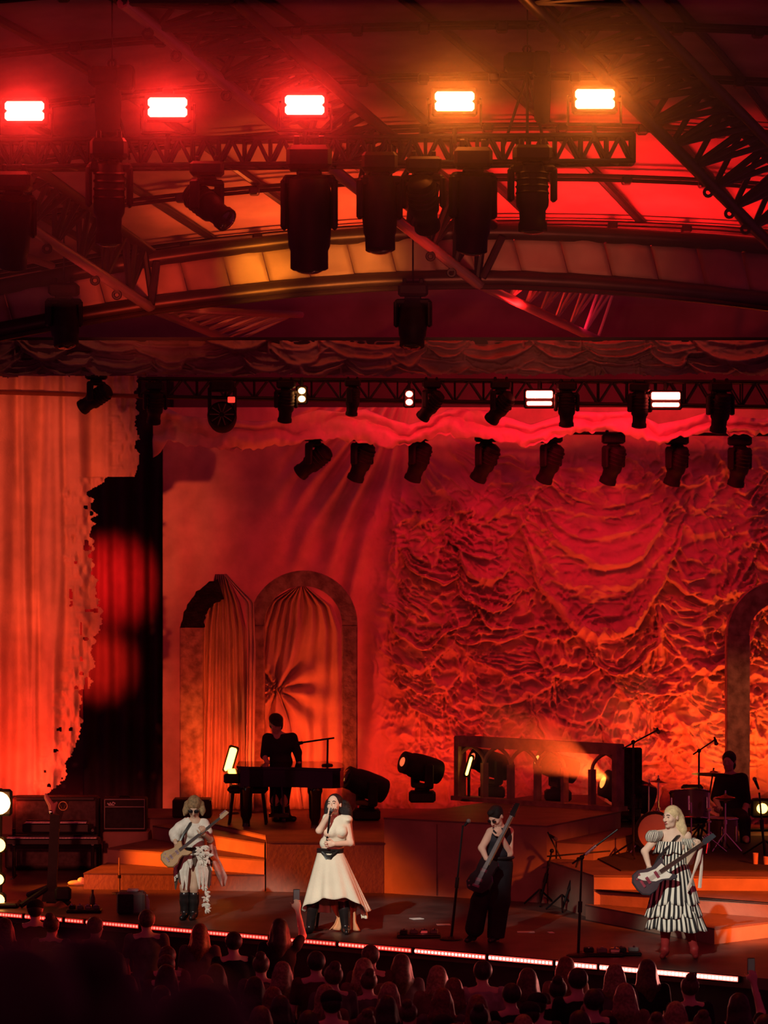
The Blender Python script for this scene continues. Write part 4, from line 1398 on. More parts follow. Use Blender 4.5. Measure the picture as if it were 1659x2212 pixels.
build('case', MB().slab(outline, zbot, ztop - .05), M_LACQ, t)
cxm, cym = sum(p[0] for p in outline) / len(outline), sum(p[1] for p in outline) / len(outline)
build('lid', MB().slab([(cxm + (x - cxm) * 1.015, cym + (y - cym) * 1.03) for x, y in outline], ztop - .045, ztop - .01), M_LACQ, t)
build('keybed', MB().rbox((lx0 - .07, pc.y + .62, zbot + .10), (.22, .95, .13), .02), M_LACQ, t)
for x, yy in ((lx0 + .12, .22), (lx1 - .38, -.05), (lx0 + .6, .95)):
    mb = MB().lathe([(.055, 0), (.05, .03), (.05, .08), (.075, .14), (.085, zbot - fz - .1), (.10, zbot - fz - .06), (.10, zbot - fz)], 10, (x, pc.y + yy, fz))
    build('leg', mb, M_LACQ, t, smooth=True)
mb = MB().box((lx0 + .55, pc.y + .35, fz + .14), (.26, .12, .05)).tube([(lx0 + .48, pc.y + .35, fz + .14), (lx0 + .5, pc.y + .35, zbot)], .02, 6).tube([(lx0 + .62, pc.y + .35, fz + .14), (lx0 + .6, pc.y + .35, zbot)], .02, 6)
build('pedal_lyre', mb, M_LACQ, t)
f = P(707, 1655, GD + .25)
t = thing('microphone_stand', 'desk boom microphone stand on top of the grand piano', 'mic stand', (f.x, f.y, ztop - .01))
f.z = ztop - .01
build('base', MB().lathe([(.08, 0), (.07, .02), (.015, .03)], 16, f), M_BLACK, t)
build('pole', MB().tube([f, P(708, 1598, GD + .25)], .013, 8), M_BLACK, t)
build('boom', MB().tube([P(722, 1594, GD + .25), P(646, 1605, GD + .3)], .012, 8), M_BLACK, t)
build('microphone', MB().tube([P(654, 1604, GD + .3), P(640, 1607, GD + .3)], [.022, .026], 10), M_CASE, t, smooth=True)
# small round stool at left of the piano
q = Vector((P(535, 0, 47.4).x, 47.4 - DC + .1, fz))
t = thing('piano_stool', 'dark padded piano stool left behind the piano leg', 'stool', q)
build('seat', MB().rbox(q + Vector((0, 0, .47)), (.55, .36, .10), .04), M_TOLEX, t)
for sx in (-1, 1):
    for sy in (-1, 1):
        build('leg', MB().tube([q + Vector((sx * .2, sy * .13, .42)), q + Vector((sx * .25, sy * .15, 0))], .02, 6), M_BLACK, t)
# dark box at the foot of the left pillar
q = P(412, 1760, 48.4)
o = build('equipment_case', wbox(372, 1727, 456, CY + (HC - zp) * F / 48.4, 48.4, .4, .02), M_TOLEX)
tag(o, 'black equipment case behind the left guitarist head', 'case')

# ------------------------------------------------------------------ drum kit
DZ = .545
M_SHELL = mat('drum_shell', (.05, .018, .016), .15, 0, .2, 5, spec=.6)
M_HEAD = mat('drum_head', (.78, .40, .26), .6, 0, .05, 5)
M_BRASS = mat('cymbal_bronze', (.30, .13, .05), .28, .9, .1, 20)
dk = lambda px, z, d: Vector(((px - CX) * d / F, d - DC, z))
DD_ = 44.3
c = dk(1417, DZ + .275, DD_)
t = thing('bass_drum', 'bass drum with orange red front head behind the blonde guitarist', 'drum', (c.x, c.y, DZ), 'drum kit')
Rx = Matrix.Rotation(PI / 2, 3, 'X') @ Matrix.Rotation(0, 3, 'Z')
yaw = Matrix.Rotation(-.30, 3, 'Z')
build('shell', MB().lathe([(.235, .02), (.24, -.44), (.20, -.46)], 28, c, yaw @ Rx), M_SHELL, t, smooth=True)
build('head', MB().lathe([(.236, .0), (.236, .018), (.22, .022)], 28, c, yaw @ Rx), M_HEAD, t, smooth=True)
build('hoop', MB().torus(c + yaw @ Vector((0, -.03, 0)), .25, .02, yaw @ Rx, 30, 6), M_BLACK, t, smooth=True)
for k in range(8):
    a = k * PI / 4 + .2
    q = c + yaw @ Vector((.262 * math.cos(a), .05, .262 * math.sin(a)))
    build('lug', MB().rbox(q, (.028, .07, .028), .008, yaw), M_CHROME, t)
for sx in (-1, 1):
    build('spur', MB().tube([c + yaw @ Vector((sx * .22, .1, -.1)), c + yaw @ Vector((sx * .33, .0, -.27))], .010, 6), M_CHROME, t)


def drum(label, px, pz, d, r, h, tilt, legs=0):
    c = dk(px, pz, d)
    t = thing('drum', label, 'drum', (c.x, c.y, DZ), 'drum kit')
    R_ = Matrix.Rotation(tilt, 3, 'X')
    build('shell', MB().lathe([(r, -h / 2), (r, h / 2)], 24, c, R_), M_SHELL, t, smooth=True)
    build('head', MB().lathe([(r * .97, h / 2 + .004), (r * .2, h / 2 + .008)], 24, c, R_), mat('coated_head', (.45, .3, .26), .7), t, smooth=True)
    for z in (-h / 2, h / 2):
        build('hoop', MB().torus(c + R_ @ Vector((0, 0, z)), r * 1.02, .011, R_, 26, 6), M_CHROME, t, smooth=True)
    for k in range(6):
        a = k * PI / 3 + .4
        build('lug', MB().rbox(c + R_ @ Vector((r * 1.03 * math.cos(a), r * 1.03 * math.sin(a), 0)), (.025, .025, h * .55), .008, R_), M_CHROME, t)
    if legs:
        for k in range(3):
            a = k * 2 * PI / 3 + .5
            build('leg', MB().tube([c + Vector((r * 1.06 * math.cos(a), r * 1.06 * math.sin(a), h * .2)), Vector((c.x + r * 1.08 * math.cos(a), c.y + r * 1.08 * math.sin(a), DZ))], .011, 6), M_CHROME, t)
    else:
        build('stand', MB().tube([c + R_ @ Vector((0, r * .6, -h * .4)), Vector((c.x, c.y + r * .6, DZ))], .014, 8), M_CHROME, t)
    return t


zz = lambda py, d: HC - (py - CY) * d / F
drum('large dark tom with many lugs above the blonde guitarist', 1490, zz(1742, 45.0), 45.0, .25, .36, -.25, 3)
drum('small snare drum left of the large tom', 1432, zz(1768, 45.4), 45.4, .17, .15, -.1)
drum('floor tom in the dark right part of the kit', 1560, zz(1800, 45.2), 45.2, .20, .38, 0, 3)


def cymbal(label, px, py, d, r, tilt, roll, foot_px=None, hat=False, chrome=True):
    c = dk(px, zz(py, d), d)
    f = Vector((c.x, c.y, DZ)) if foot_px is None else dk(foot_px, DZ, d)
    t = thing('cymbal_stand', label, 'cymbal', f, 'drum kit')
    m = M_CHROME if chrome else M_BLACK
    R_ = Matrix.Rotation(tilt, 3, 'X') @ Matrix.Rotation(roll, 3, 'Y')
    build('cymbal', MB().lathe([(r, -.012), (r * .6, .006), (r * .2, .018), (r * .16, .035), (r * .04, .045)], 28, c, R_), M_BRASS, t, smooth=True)
    if hat:
        build('cymbal', MB().lathe([(r * .04, -.085), (r * .16, -.075), (r * .2, -.055), (r * .6, -.04), (r, -.022)], 28, c, R_), M_BRASS, t, smooth=True)
    build('pole', MB().tube([f + Vector((0, 0, .05)), f.lerp(c, .55)], .015, 8).tube([f.lerp(c, .55), c + Vector((0, 0, .08))], .010, 8), m, t, smooth=True)
    build('collar', MB().tube([f.lerp(c, .5), f.lerp(c, .58)], .024, 8), m, t, smooth=True)
    for k in range(3):
        a = k * 2 * PI / 3 - .4
        build('leg', MB().tube([f + Vector((0, 0, .24)), f + Vector((.22 * math.cos(a), .22 * math.sin(a), .012))], .011, 6), m, t)
    return t


cymbal('large ride cymbal on a dark stand before the drummer', 1542, 1672, 45.6, .29, -.15, .06, 1512, chrome=False)
cymbal('hi-hat cymbals on a chrome stand right in the kit', 1567, 1721, 44.6, .13, .0, .0, 1566, hat=True)
cymbal('small splash cymbal on a chrome stand left over the bass drum', 1402, 1697, 45.0, .10, -.1, .2, 1401)
cymbal('second small cymbal on a chrome stand left over the bass drum', 1422, 1688, 45.6, .12, -.1, .1, 1421)
t = thing('percussion_stand', 'chrome stand with clamps between tom and hi-hat', 'stand', dk(1531, DZ, 44.4), 'drum kit')
f = dk(1531, DZ, 44.4)
build('pole', MB().tube([f + Vector((0, 0, .06)), dk(1531, zz(1712, 44.4), 44.4)], .013, 8), M_CHROME, t, smooth=True)
for z in (.22, .40, .55):
    build('clamp', MB().rbox(f + Vector((0, -.01, z)), (.06, .05, .045), .012), M_CHROME, t)
for k in range(3):
    a = k * 2 * PI / 3 + .3
    build('leg', MB().tube([f + Vector((0, 0, .2)), f + Vector((.24 * math.cos(a), .24 * math.sin(a), .012))], .011, 6), M_CHROME, t)
q = dk(1580, DZ, 46.3)
t = thing('drum_throne', 'round black drum throne under the drummer', 'stool', q, 'drum kit')
build('seat', MB().lathe([(.14, .44), (.17, .46), (.17, .50), (.15, .52)], 20, q), M_TOLEX, t, smooth=True)
build('post', MB().tube([q + Vector((0, 0, .1)), q + Vector((0, 0, .46))], .02, 8), M_CHROME, t)
for k in range(3):
    a = k * 2 * PI / 3
    build('leg', MB().tube([q + Vector((0, 0, .25)), q + Vector((.22 * math.cos(a), .22 * math.sin(a), .012))], .012, 6), M_CHROME, t)
for px, py, h, lb in ((1632, 1869, .15, 'tall tumbler standing right of the drum kit'), (1655, 1870, .11, 'short tumbler at the right edge beside the tall one')):
    q = FP(px, py, .53)
    o = build('tumbler', MB().lathe([(.028, 0), (.036, h), (.030, h), (.024, .01)], 14, q), mat('tumbler_plastic', (.7, .35, .25), .3), smooth=True)
    tag(o, lb, 'cup')
# ------------------------------------------------------------------ figures: smooth implicit bodies turned into one surface
class Body:
    """distance field of tapered limbs, blended smoothly, meshed as one continuous surface"""

    def __init__(s, lo, hi, res):
        s.res = res
        s.lo = np.array(lo, float)
        s.n = np.maximum(4, np.ceil((np.array(hi) - s.lo) / res).astype(int) + 1)
        s.d = np.full(s.n, 1.0, np.float32)

    def _win(s, lo, hi):
        a = np.clip(((np.array(lo) - s.lo) / s.res).astype(int), 0, s.n - 1)
        b = np.clip(((np.array(hi) - s.lo) / s.res).astype(int) + 2, 1, s.n)
        if np.any(b <= a):
            return None
        ax = [s.lo[i] + s.res * np.arange(a[i], b[i]) for i in range(3)]
        return tuple(slice(a[i], b[i]) for i in range(3)), np.meshgrid(*ax, indexing='ij')

    def _put(s, sl, v, k, op):
        c = s.d[sl]
        if op == 'u':
            h = np.clip(.5 + .5 * (c - v) / k, 0, 1)
            s.d[sl] = c * (1 - h) + v * h - k * h * (1 - h)
        elif op == 's':
            h = np.clip(.5 - .5 * (c + v) / k, 0, 1)
            s.d[sl] = c * (1 - h) - v * h + k * h * (1 - h)

    def limb(s, a, b, ra, rb, k=.02, op='u'):
        a, b = np.array(a, float), np.array(b, float)
        m = max(ra, rb) + k + 3 * s.res
        w = s._win(np.minimum(a, b) - m, np.maximum(a, b) + m)
        if w is None:
            return s
        sl, (x, y, z) = w
        ab = b - a
        t = np.clip(((x - a[0]) * ab[0] + (y - a[1]) * ab[1] + (z - a[2]) * ab[2]) / max(1e-9, ab @ ab), 0, 1)
        v = np.sqrt((x - a[0] - t * ab[0]) ** 2 + (y - a[1] - t * ab[1]) ** 2 + (z - a[2] - t * ab[2]) ** 2) - (ra + (rb - ra) * t)
        s._put(sl, v, k, op)
        return s

    def chain(s, pts, rs, k=.02, op='u'):
        for i in range(len(pts) - 1):
            s.limb(pts[i], pts[i + 1], rs[i], rs[i + 1], k, op)
        return s

    def ell(s, c, r, M=None, k=.02, op='u'):
        """ellipsoid; M columns are its axes"""
        c, r = np.array(c, float), np.array(r, float)
        m = r.max() + k + 3 * s.res
        w = s._win(c - m, c + m)
        if w is None:
            return s
        sl, (x, y, z) = w
        q = np.stack([x - c[0], y - c[1], z - c[2]], -1)
        if M is not None:
            q = q @ np.array(M)
        k0 = np.sqrt(((q / r) ** 2).sum(-1))
        k1 = np.sqrt(((q / r ** 2) ** 2).sum(-1)) + 1e-9
        s._put(sl, k0 * (k0 - 1) / k1, k, op)
        return s

    def cut(s, n, p):
        """keep the side of a plane that the normal n points away from"""
        n = np.array(n, float)
        n /= np.linalg.norm(n)
        ax = [s.lo[i] + s.res * np.arange(s.n[i]) for i in range(3)]
        v = (ax[0][:, None, None] - p[0]) * n[0] + (ax[1][None, :, None] - p[1]) * n[1] + (ax[2][None, None, :] - p[2]) * n[2]
        s.d = np.maximum(s.d, v.astype(np.float32))
        return s

    def mesh(s):
        d = s.d
        d[0], d[-1], d[:, 0], d[:, -1], d[:, :, 0], d[:, :, -1] = 1, 1, 1, 1, 1, 1
        ins = d < 0
        c8 = [ins[i:i + d.shape[0] - 1, j:j + d.shape[1] - 1, k:k + d.shape[2] - 1] for i in (0, 1) for j in (0, 1) for k in (0, 1)]
        cnt = sum(c.astype(np.int8) for c in c8)
        act = (cnt > 0) & (cnt < 8)
        idx = np.full(act.shape, -1, int)
        cells = np.argwhere(act)
        idx[act] = np.arange(len(cells))
        acc = np.zeros((len(cells), 3))
        num = np.zeros(len(cells))
        off = [(i, j, k) for i in (0, 1) for j in (0, 1) for k in (0, 1)]
        val = [d[cells[:, 0] + o[0], cells[:, 1] + o[1], cells[:, 2] + o[2]] for o in off]
        for a in range(8):
            for b in range(a + 1, 8):
                if sum(abs(off[a][i] - off[b][i]) for i in range(3)) == 1:
                    va, vb = val[a], val[b]
                    cr = (va < 0) != (vb < 0)
                    t = np.where(cr, va / np.where(cr, va - vb, 1), 0)
                    pa, pb = np.array(off[a], float), np.array(off[b], float)
                    acc += np.where(cr[:, None], pa + (pb - pa) * t[:, None], 0)
                    num += cr
        v = s.lo + s.res * (cells + acc / num[:, None])
        quads = []
        for ax in range(3):
            o1, o2 = [(1, 2), (2, 0), (0, 1)][ax]
            sl0, sl1 = [slice(None)] * 3, [slice(None)] * 3
            sl0[ax], sl1[ax] = slice(0, -1), slice(1, None)
            A, Bm = ins[tuple(sl0)], ins[tuple(sl1)]
            e = np.argwhere(A != Bm)
            e = e[(e[:, o1] > 0) & (e[:, o2] > 0)]
            flip = A[tuple(e.T)]
            q = []
            for da, db in ((-1, -1), (0, -1), (0, 0), (-1, 0)):
                c = e.copy()
                c[:, o1] += da
                c[:, o2] += db
                ok = np.all(c < np.array(idx.shape), 1)
                c = np.minimum(c, np.array(idx.shape) - 1)
                q.append(np.where(ok, idx[tuple(c.T)], -1))
            q = np.stack(q, 1)
            good = (q >= 0).all(1)
            q, flip = q[good], flip[good]
            q[~flip] = q[~flip][:, ::-1]
            quads.append(q)
        return v, np.concatenate(quads)

    def build(s, name, material, parent=None):
        v, q = s.mesh()
        if parent is not None:
            v = v - np.array(parent['_o'])
        o = np_mesh(name, v, q, material, parent)
        if parent is not None:
            o['_o'] = list(parent['_o'])
        return o


V = lambda *a: np.array(a, float)
unit = lambda a: a / (np.linalg.norm(a) + 1e-9)


def frame(f, up=(0, 0, 1)):
    """columns right, forward, up for a forward direction"""
    f = unit(np.array(f, float))
    r = unit(np.cross(f, np.array(up, float)))
    return r, f, np.cross(r, f)


def add_hand(b, wrist, dirn, palm_n, s=1.0, curl=(.5, .5, .5, .5), thumb=.5, side=1):
    """palm and five jointed fingers; palm_n points out of the palm; side=+1 puts the thumb on the dirn x palm_n side"""
    dirn, n = unit(np.array(dirn, float)), np.array(palm_n, float)
    n = unit(n - dirn * (n @ dirn))
    lat = np.cross(dirn, n) * side
    w = np.array(wrist, float)
    M = np.stack([lat, dirn, n], 1)
    b.ell(w + dirn * .048 * s, (.042 * s, .055 * s, .018 * s), M, .012)
    for i, (x, L) in enumerate(((.032, .078), (.011, .088), (-.011, .082), (-.031, .064))):
        p = w + (dirn * (.092 - .006 * abs(i - 1)) + lat * x) * s
        d = dirn + lat * x * 1.2
        r = .0105 * s
        ang = 0
        for j, fr in enumerate((.45, .32, .23)):
            ang += curl[i] * (1.0, 1.15, .8)[j]
            dd = unit(d) * math.cos(ang) + n * math.sin(ang)
            q = p + dd * L * fr * s
            b.limb(p, q, r, r * .9, .004)
            p, r = q, r * .9
    p = w + (dirn * .025 + lat * .032) * s
    d0 = unit(dirn * .65 + lat * .7 + n * .25 * thumb)
    q = p + d0 * .036 * s
    b.limb(p, q, .014 * s, .012 * s, .008)
    d1 = unit(dirn * .9 + lat * .2 + n * thumb)
    b.limb(q, q + d1 * .03 * s, .0115 * s, .010 * s, .004)
    b.limb(q + d1 * .03 * s, q + d1 * .054 * s, .010 * s, .0085 * s, .004)


def add_head(b, c, fwd, up, s=1.0, open_mouth=0.0):
    """c = centre of the head; about .225 s high"""
    r, f, u_ = frame(fwd, up)
    M = np.stack([r, f, u_], 1)
    c = np.array(c, float)
    at = lambda x, y, z: c + (r * x + f * y + u_ * z) * s
    b.ell(at(0, -.012, .025), (.074 * s, .094 * s, .088 * s), M, .02)          # cranium
    b.ell(at(0, .028, -.035), (.058 * s, .062 * s, .075 * s), M, .03)          # face
    b.limb(at(-.032, .03, -.085), at(.032, .03, -.085), .022 * s, .022 * s, .025)  # jaw
    b.ell(at(0, .068, -.098), (.022 * s, .020 * s, .016 * s), M, .02)          # chin
    b.limb(at(-.03, .084, .022), at(.03, .084, .022), .010 * s, .010 * s, .014)    # brow
    for sx in (-1, 1):
        b.ell(at(sx * .031, .096, .000), (.018 * s, .016 * s, .013 * s), M, .010, 's')  # eye socket
        b.ell(at(sx * .031, .077, .000), (.0135 * s, .0135 * s, .0125 * s), M, .002)     # eyeball
        b.ell(at(sx * .040, .060, -.030), (.022 * s, .022 * s, .020 * s), M, .018)     # cheek
        b.ell(at(sx * .076, -.010, -.008), (.009 * s, .018 * s, .032 * s), M, .006)    # ear
    b.chain([at(0, .088, .012), at(0, .106, -.018), at(0, .110, -.034)], [.008 * s, .010 * s, .0125 * s], .008)
    for sx in (-1, 1):
        b.ell(at(sx * .012, .098, -.036), (.008 * s, .009 * s, .007 * s), M, .005)
    b.limb(at(-.018, .086, -.060), at(.018, .086, -.060), .006 * s, .006 * s, .006)    # lips
    b.limb(at(-.015, .085, -.074 - .012 * open_mouth), at(.015, .085, -.074 - .012 * open_mouth), .007 * s, .007 * s, .006)
    b.ell(at(0, .096, -.067 - .006 * open_mouth), (.016 * s, .012 * s, (.0035 + .012 * open_mouth) * s), M, .004, 's')
    return at, M


def add_torso(b, J, s=1.0, fem=True, k=.045):
    """J: neck, chest, waist, pelvis, shl, shr"""
    sh = J['shr'] - J['shl']
    lat = unit(sh)
    upv = unit(J['neck'] - J['pelvis'])
    f = unit(np.cross(upv, lat))
    M = np.stack([lat, f, upv], 1)
    hw = np.linalg.norm(sh) / 2
    b.ell(J['chest'], (hw * .80, .098 * s, .15 * s), M, k)
    b.ell(J['waist'], ((.118 if fem else .135) * s, .085 * s, .13 * s), M, k)
    b.ell(J['pelvis'], ((.155 if fem else .150) * s, .105 * s, .115 * s), M, k)
    b.limb(J['shl'], J['neck'] - upv * .035 * s, .046 * s, .05 * s, k)
    b.limb(J['shr'], J['neck'] - upv * .035 * s, .046 * s, .05 * s, k)
    if fem:
        for sx in (-1, 1):
            b.ell(J['chest'] + lat * sx * .072 * s - f * .075 * s - upv * .02 * s, (.056 * s, .052 * s, .055 * s), M, .03)
    return lat, f, upv


def bounds(J, m=.28):
    a = np.array([v for v in J.values()])
    return a.min(0) - m, a.max(0) + m


def tilt_skirt(name, material, parent, rings, n=96, thick=.006, uv=True):
    """rings: list of functions theta -> (x, y, z) in world coordinates; theta 0 = image right, -pi/2 = towards camera"""
    th = np.linspace(0, 2 * PI, n + 1)
    pts = np.stack([np.stack(fn(th), -1) for fn in rings])
    u_ = np.repeat(th[None], len(rings), 0) / (2 * PI)
    v_ = np.repeat(np.linspace(0, 1, len(rings))[:, None], n + 1, 1)
    o = grid_mesh(name, pts - np.array(parent['_o']), material, parent, True, np.stack([u_, v_], -1), thick)
    o['_o'] = list(parent['_o'])
    return o


M_SKIN = mat('skin', (.80, .56, .42), .55, 0, .06, 9, spec=.3)
M_SKIN2 = mat('skin_tan', (.62, .40, .28), .55, 0, .06, 9, spec=.3)
M_HAIRB = mat('black_hair', (.018, .013, .013), .45, 0, .3, 40, bump=.6, bscale=120)
M_HAIRY = mat('blonde_hair', (.80, .62, .34), .45, 0, .15, 30, bump=.5, bscale=110)
M_HAIRL = mat('sandy_hair', (.38, .24, .12), .5, 0, .25, 30, bump=.6, bscale=110)
M_CREAM = mat('cream_cloth', (.80, .74, .58), .85, 0, .05, 4, bump=.2, bscale=60)
M_LINING = mat('orange_lining', (.75, .35, .18), .8, 0, .05, 4)
M_LEATHER = mat('black_leather', (.02, .016, .016), .28, 0, .2, 14, spec=.5)
M_NAVY = mat('navy_cloth', (.028, .030, .042), .8, 0, .2, 10)
M_NAVY2 = mat('black_trouser_cloth', (.014, .012, .018), .85, 0, .2, 8, bump=.3, bscale=14)
M_REDHOSE = mat('red_stockings', (.40, .03, .03), .55, 0, .1, 8)
M_LIDS = mat('dark_lids', (.05, .03, .03), .6)


def face_marks(at, M, parent, mouth=None, brows=True, lids=True, s=1.0):
    mb = MB()
    Mx = Matrix([list(r_) for r_ in M])
    if lids:
        for sx in (-1, 1):
            mb.ball(at(sx * .031, .0855, .001), (.013 * s, .006 * s, .006 * s), 8, 6, Mx)
    if brows:
        for sx in (-1, 1):
            mb.tube([at(sx * .015, .094, .022), at(sx * .032, .092, .028), at(sx * .047, .080, .022)], .0045 * s, 5)
    o = build('eyes_and_brows', mb, M_LIDS, parent, smooth=True)
    o['kind'] = 'stuff'
    if mouth:
        build('lips', MB().ball(at(0, .091, -.067), (.021 * s, .008 * s, .010 * s), 10, 6, Mx), mouth, parent, smooth=True)


# ---------------------------------------------------------------- instruments
def guitar(label, center, neck_dir, face_n, scale, outline, body_m, guard_m=None, guard=None, neck_len=.62, strap=None):
    """flat-bodied guitar: outline in (along neck, across); face_n points to the audience"""
    t = thing('electric_guitar', label, 'guitar', center, 'guitars held by the band')
    nd = Vector(neck_dir).normalized()
    fn = Vector(face_n)
    fn = (fn - nd * fn.dot(nd)).normalized()
    ac = nd.cross(fn)
    S = scale
    w = lambda x, y, z: Vector(center) + (nd * x + ac * y + fn * z) * S

    def plate(poly, z0, z1, bev=0):
        n = len(poly)
        mb = MB()
        vs = [w(x, y, z0) for x, y in poly] + [w(x, y, z1 - bev) for x, y in poly]
        fs = [tuple(range(n)), ]
        for i in range(n):
            j = (i + 1) % n
            fs.append((i, i + n, j + n, j))
        if bev:
            cx_, cy_ = sum(p[0] for p in poly) / n, sum(p[1] for p in poly) / n
            vs += [w(cx_ + (x - cx_) * .94, cy_ + (y - cy_) * .94, z1) for x, y in poly]
            for i in range(n):
                j = (i + 1) % n
                fs.append((i + n, i + 2 * n, j + 2 * n, j + n))
            fs.append(tuple(range(3 * n - 1, 2 * n - 1, -1)))
        else:
            fs.append(tuple(range(2 * n - 1, n - 1, -1)))
        return mb.add(vs, fs)
    bd = build('body', plate(outline, -.02, .022, .008), body_m, t)
    if guard:
        build('pickguard', plate(guard, .022, .026), guard_m, t)
    xe = max(p[0] for p in outline)
    nx0, nx1 = xe - .10, xe - .10 + neck_len
    mb = plate([(nx0, -.028), (nx1, -.021), (nx1, .021), (nx0, .028)], .012, .03)
    build('neck', mb, mat('maple_neck', (.55, .36, .18), .4, 0, .1, 8), t)
    build('fretboard', plate([(nx0 - .05, -.026), (nx1, -.02), (nx1, .02), (nx0 - .05, .026)], .03, .036), mat('fretboard', (.05, .03, .025), .4), t)
    h = build('headstock', plate([(nx1, -.024), (nx1 + .03, -.04), (nx1 + .16, -.035), (nx1 + .17, .02), (nx1 + .02, .03), (nx1, .024)], .006, .024), body_m, t)
    for i in range(6):
        build('tuner', MB().tube([w(nx1 + .035 + .022 * i, -.034, .015), w(nx1 + .035 + .022 * i, -.062, .015)], .006 * S, 6), M_CHROME, h)
    for x in (.02, -.10):
        build('pickup', plate([(x - .018, -.042), (x + .018, -.042), (x + .018, .042), (x - .018, .042)], .024, .036), M_CHROME, t)
    build('bridge', plate([(-.19, -.045), (-.16, -.045), (-.16, .045), (-.19, .045)], .024, .038), M_CHROME, t)
    mb = MB()
    for k in range(6):
        y = -.015 + .006 * k
        mb.tube([w(-.17, y * 1.6, .04), w(nx1, y, .040)], .0012 * S, 4, False)
    o = build('strings', mb, M_CHROME, t)
    o['kind'] = 'stuff'
    for x, y in ((-.15, -.11), (-.20, -.08)):
        build('knob', MB().lathe([(.013 * S, 0), (.012 * S, .012 * S)], 10, w(x, y, .024), fn.to_track_quat('Z', 'Y').to_matrix()), M_CHROME, t)
    if strap:
        build('strap', MB().tube(strap, .018, 6), M_LEATHER, t, smooth=True)
    return t, w


OFFSET = [(-.27, .02), (-.25, .10), (-.18, .155), (-.08, .15), (-.01, .105), (.06, .10), (.13, .15), (.20, .165), (.22, .14), (.17, .08), (.15, .035), (.15, -.035), (.17, -.08), (.19, -.12), (.15, -.14), (.08, -.12), (.02, -.105), (-.06, -.13), (-.14, -.165), (-.22, -.15), (-.27, -.08)]
GUARD = [(.14, .04), (.17, .10), (.12, .115), (.04, .075), (-.03, .06), (-.14, -.02), (-.19, -.09), (-.13, -.12), (-.05, -.08), (.05, -.06), (.14, -.075), (.15, -.04)]
SINGLE = [(-.24, .0), (-.23, .10), (-.16, .155), (-.06, .15), (.0, .11), (.07, .115), (.13, .13), (.17, .10), (.17, .035), (.16, -.035), (.20, -.075), (.18, -.115), (.10, -.12), (.0, -.11), (-.07, -.145), (-.16, -.155), (-.23, -.10)]
# ---------------------------------------------------------------- performers
def mapper(d):
    def J(px, py, dy=0.0):
        p = P(px, py, d)
        return V(p.x, p.y + dy, p.z)
    return J


# --- singer
d = 40.5
J = mapper(d)
root = thing('person', 'singer in cream sleeveless top and flared skirt singing into a hand held microphone', 'person', J(708, 2014))
sg = dict(neck=J(723, 1762, .01), chest=J(723, 1795), waist=J(716, 1830), pelvis=J(713, 1858), shl=J(704, 1773), shr=J(748, 1775))
ell_, hl = J(690, 1792, -.12), J(712, 1756, -.17)
elr, hr = J(757, 1820, -.05), J(722, 1820, -.17)
hipl, hipr = J(704, 1868), J(726, 1868)
knl, knr = J(680, 1935, -.06), J(741, 1940, -.02)
anl, anr = J(670, 2000, -.02), J(747, 2006, 0)
toel, toer = J(660, 2008, -.10), J(749, 2013, -.16)
JJ = dict(sg, a=ell_, b=hl, c=elr, d=hr, e=toel, f=toer, g=anl, h=J(721, 1725))
B_ = Body(*bounds(JJ, .16), .0075)
add_torso(B_, sg)
B_.limb(sg['neck'] - V(0, 0, .04), J(723, 1752, .0), .052, .048, .02)
hc = J(722, 1737, -.02)
at, M = add_head(B_, hc, (-.34, -.90, .16), (-.05, .05, 1), 1.0, 1.0)
B_.chain([sg['shl'], ell_, hl], [.046, .038, .025], .02)
B_.chain([sg['shr'], elr, hr], [.046, .038, .026], .02)
B_.chain([hipl, knl, anl], [.088, .055, .042], .03)
B_.chain([hipr, knr, anr], [.088, .055, .042], .03)
add_hand(B_, hl, unit(J(717, 1741, -.17) - hl), (.6, -.5, 0), .95, (.9, .9, .95, .95), .9, 1)
add_hand(B_, hr, (-1, -.1, .02), (0, -.9, -.1), .95, (.8, .85, .9, .95), .8, 1)
B_.build('body', M_SKIN, root)
face_marks(at, M, root, mat('dark_lips', (.25, .05, .05), .5))
# hair
B_ = Body(hc - .45, hc + .45, .009)
r_, f_, u_ = M.T
B_.ell(hc - f_ * .03 + u_ * .035, (.088, .098, .092), M, .02)
for dx, dz, rr in ((.06, -.02, .07), (.10, -.07, .08), (.13, -.13, .075), (.11, -.18, .06), (.15, -.09, .055)):
    B_.ell(hc + V(dx, .06, dz), (rr, .06, rr * 1.05), None, .03)
for dx, dz in ((-.075, -.01), (-.082, -.07), (-.075, -.12)):
    B_.ell(hc + V(dx, .05, dz), (.035, .05, .06), None, .03)
B_.ell(hc + f_ * .085 - u_ * .035, (.072, .085, .100), M, .015, 's')
for k in range(16):
    a = random.random() * 6.28
    B_.ell(hc + V(.11 + .06 * math.cos(a), .05 + .02 * math.sin(3 * a), -.09 + .11 * math.sin(a)), (.028, .028, .03), None, .012)
B_.build('hair', M_HAIRB, root)
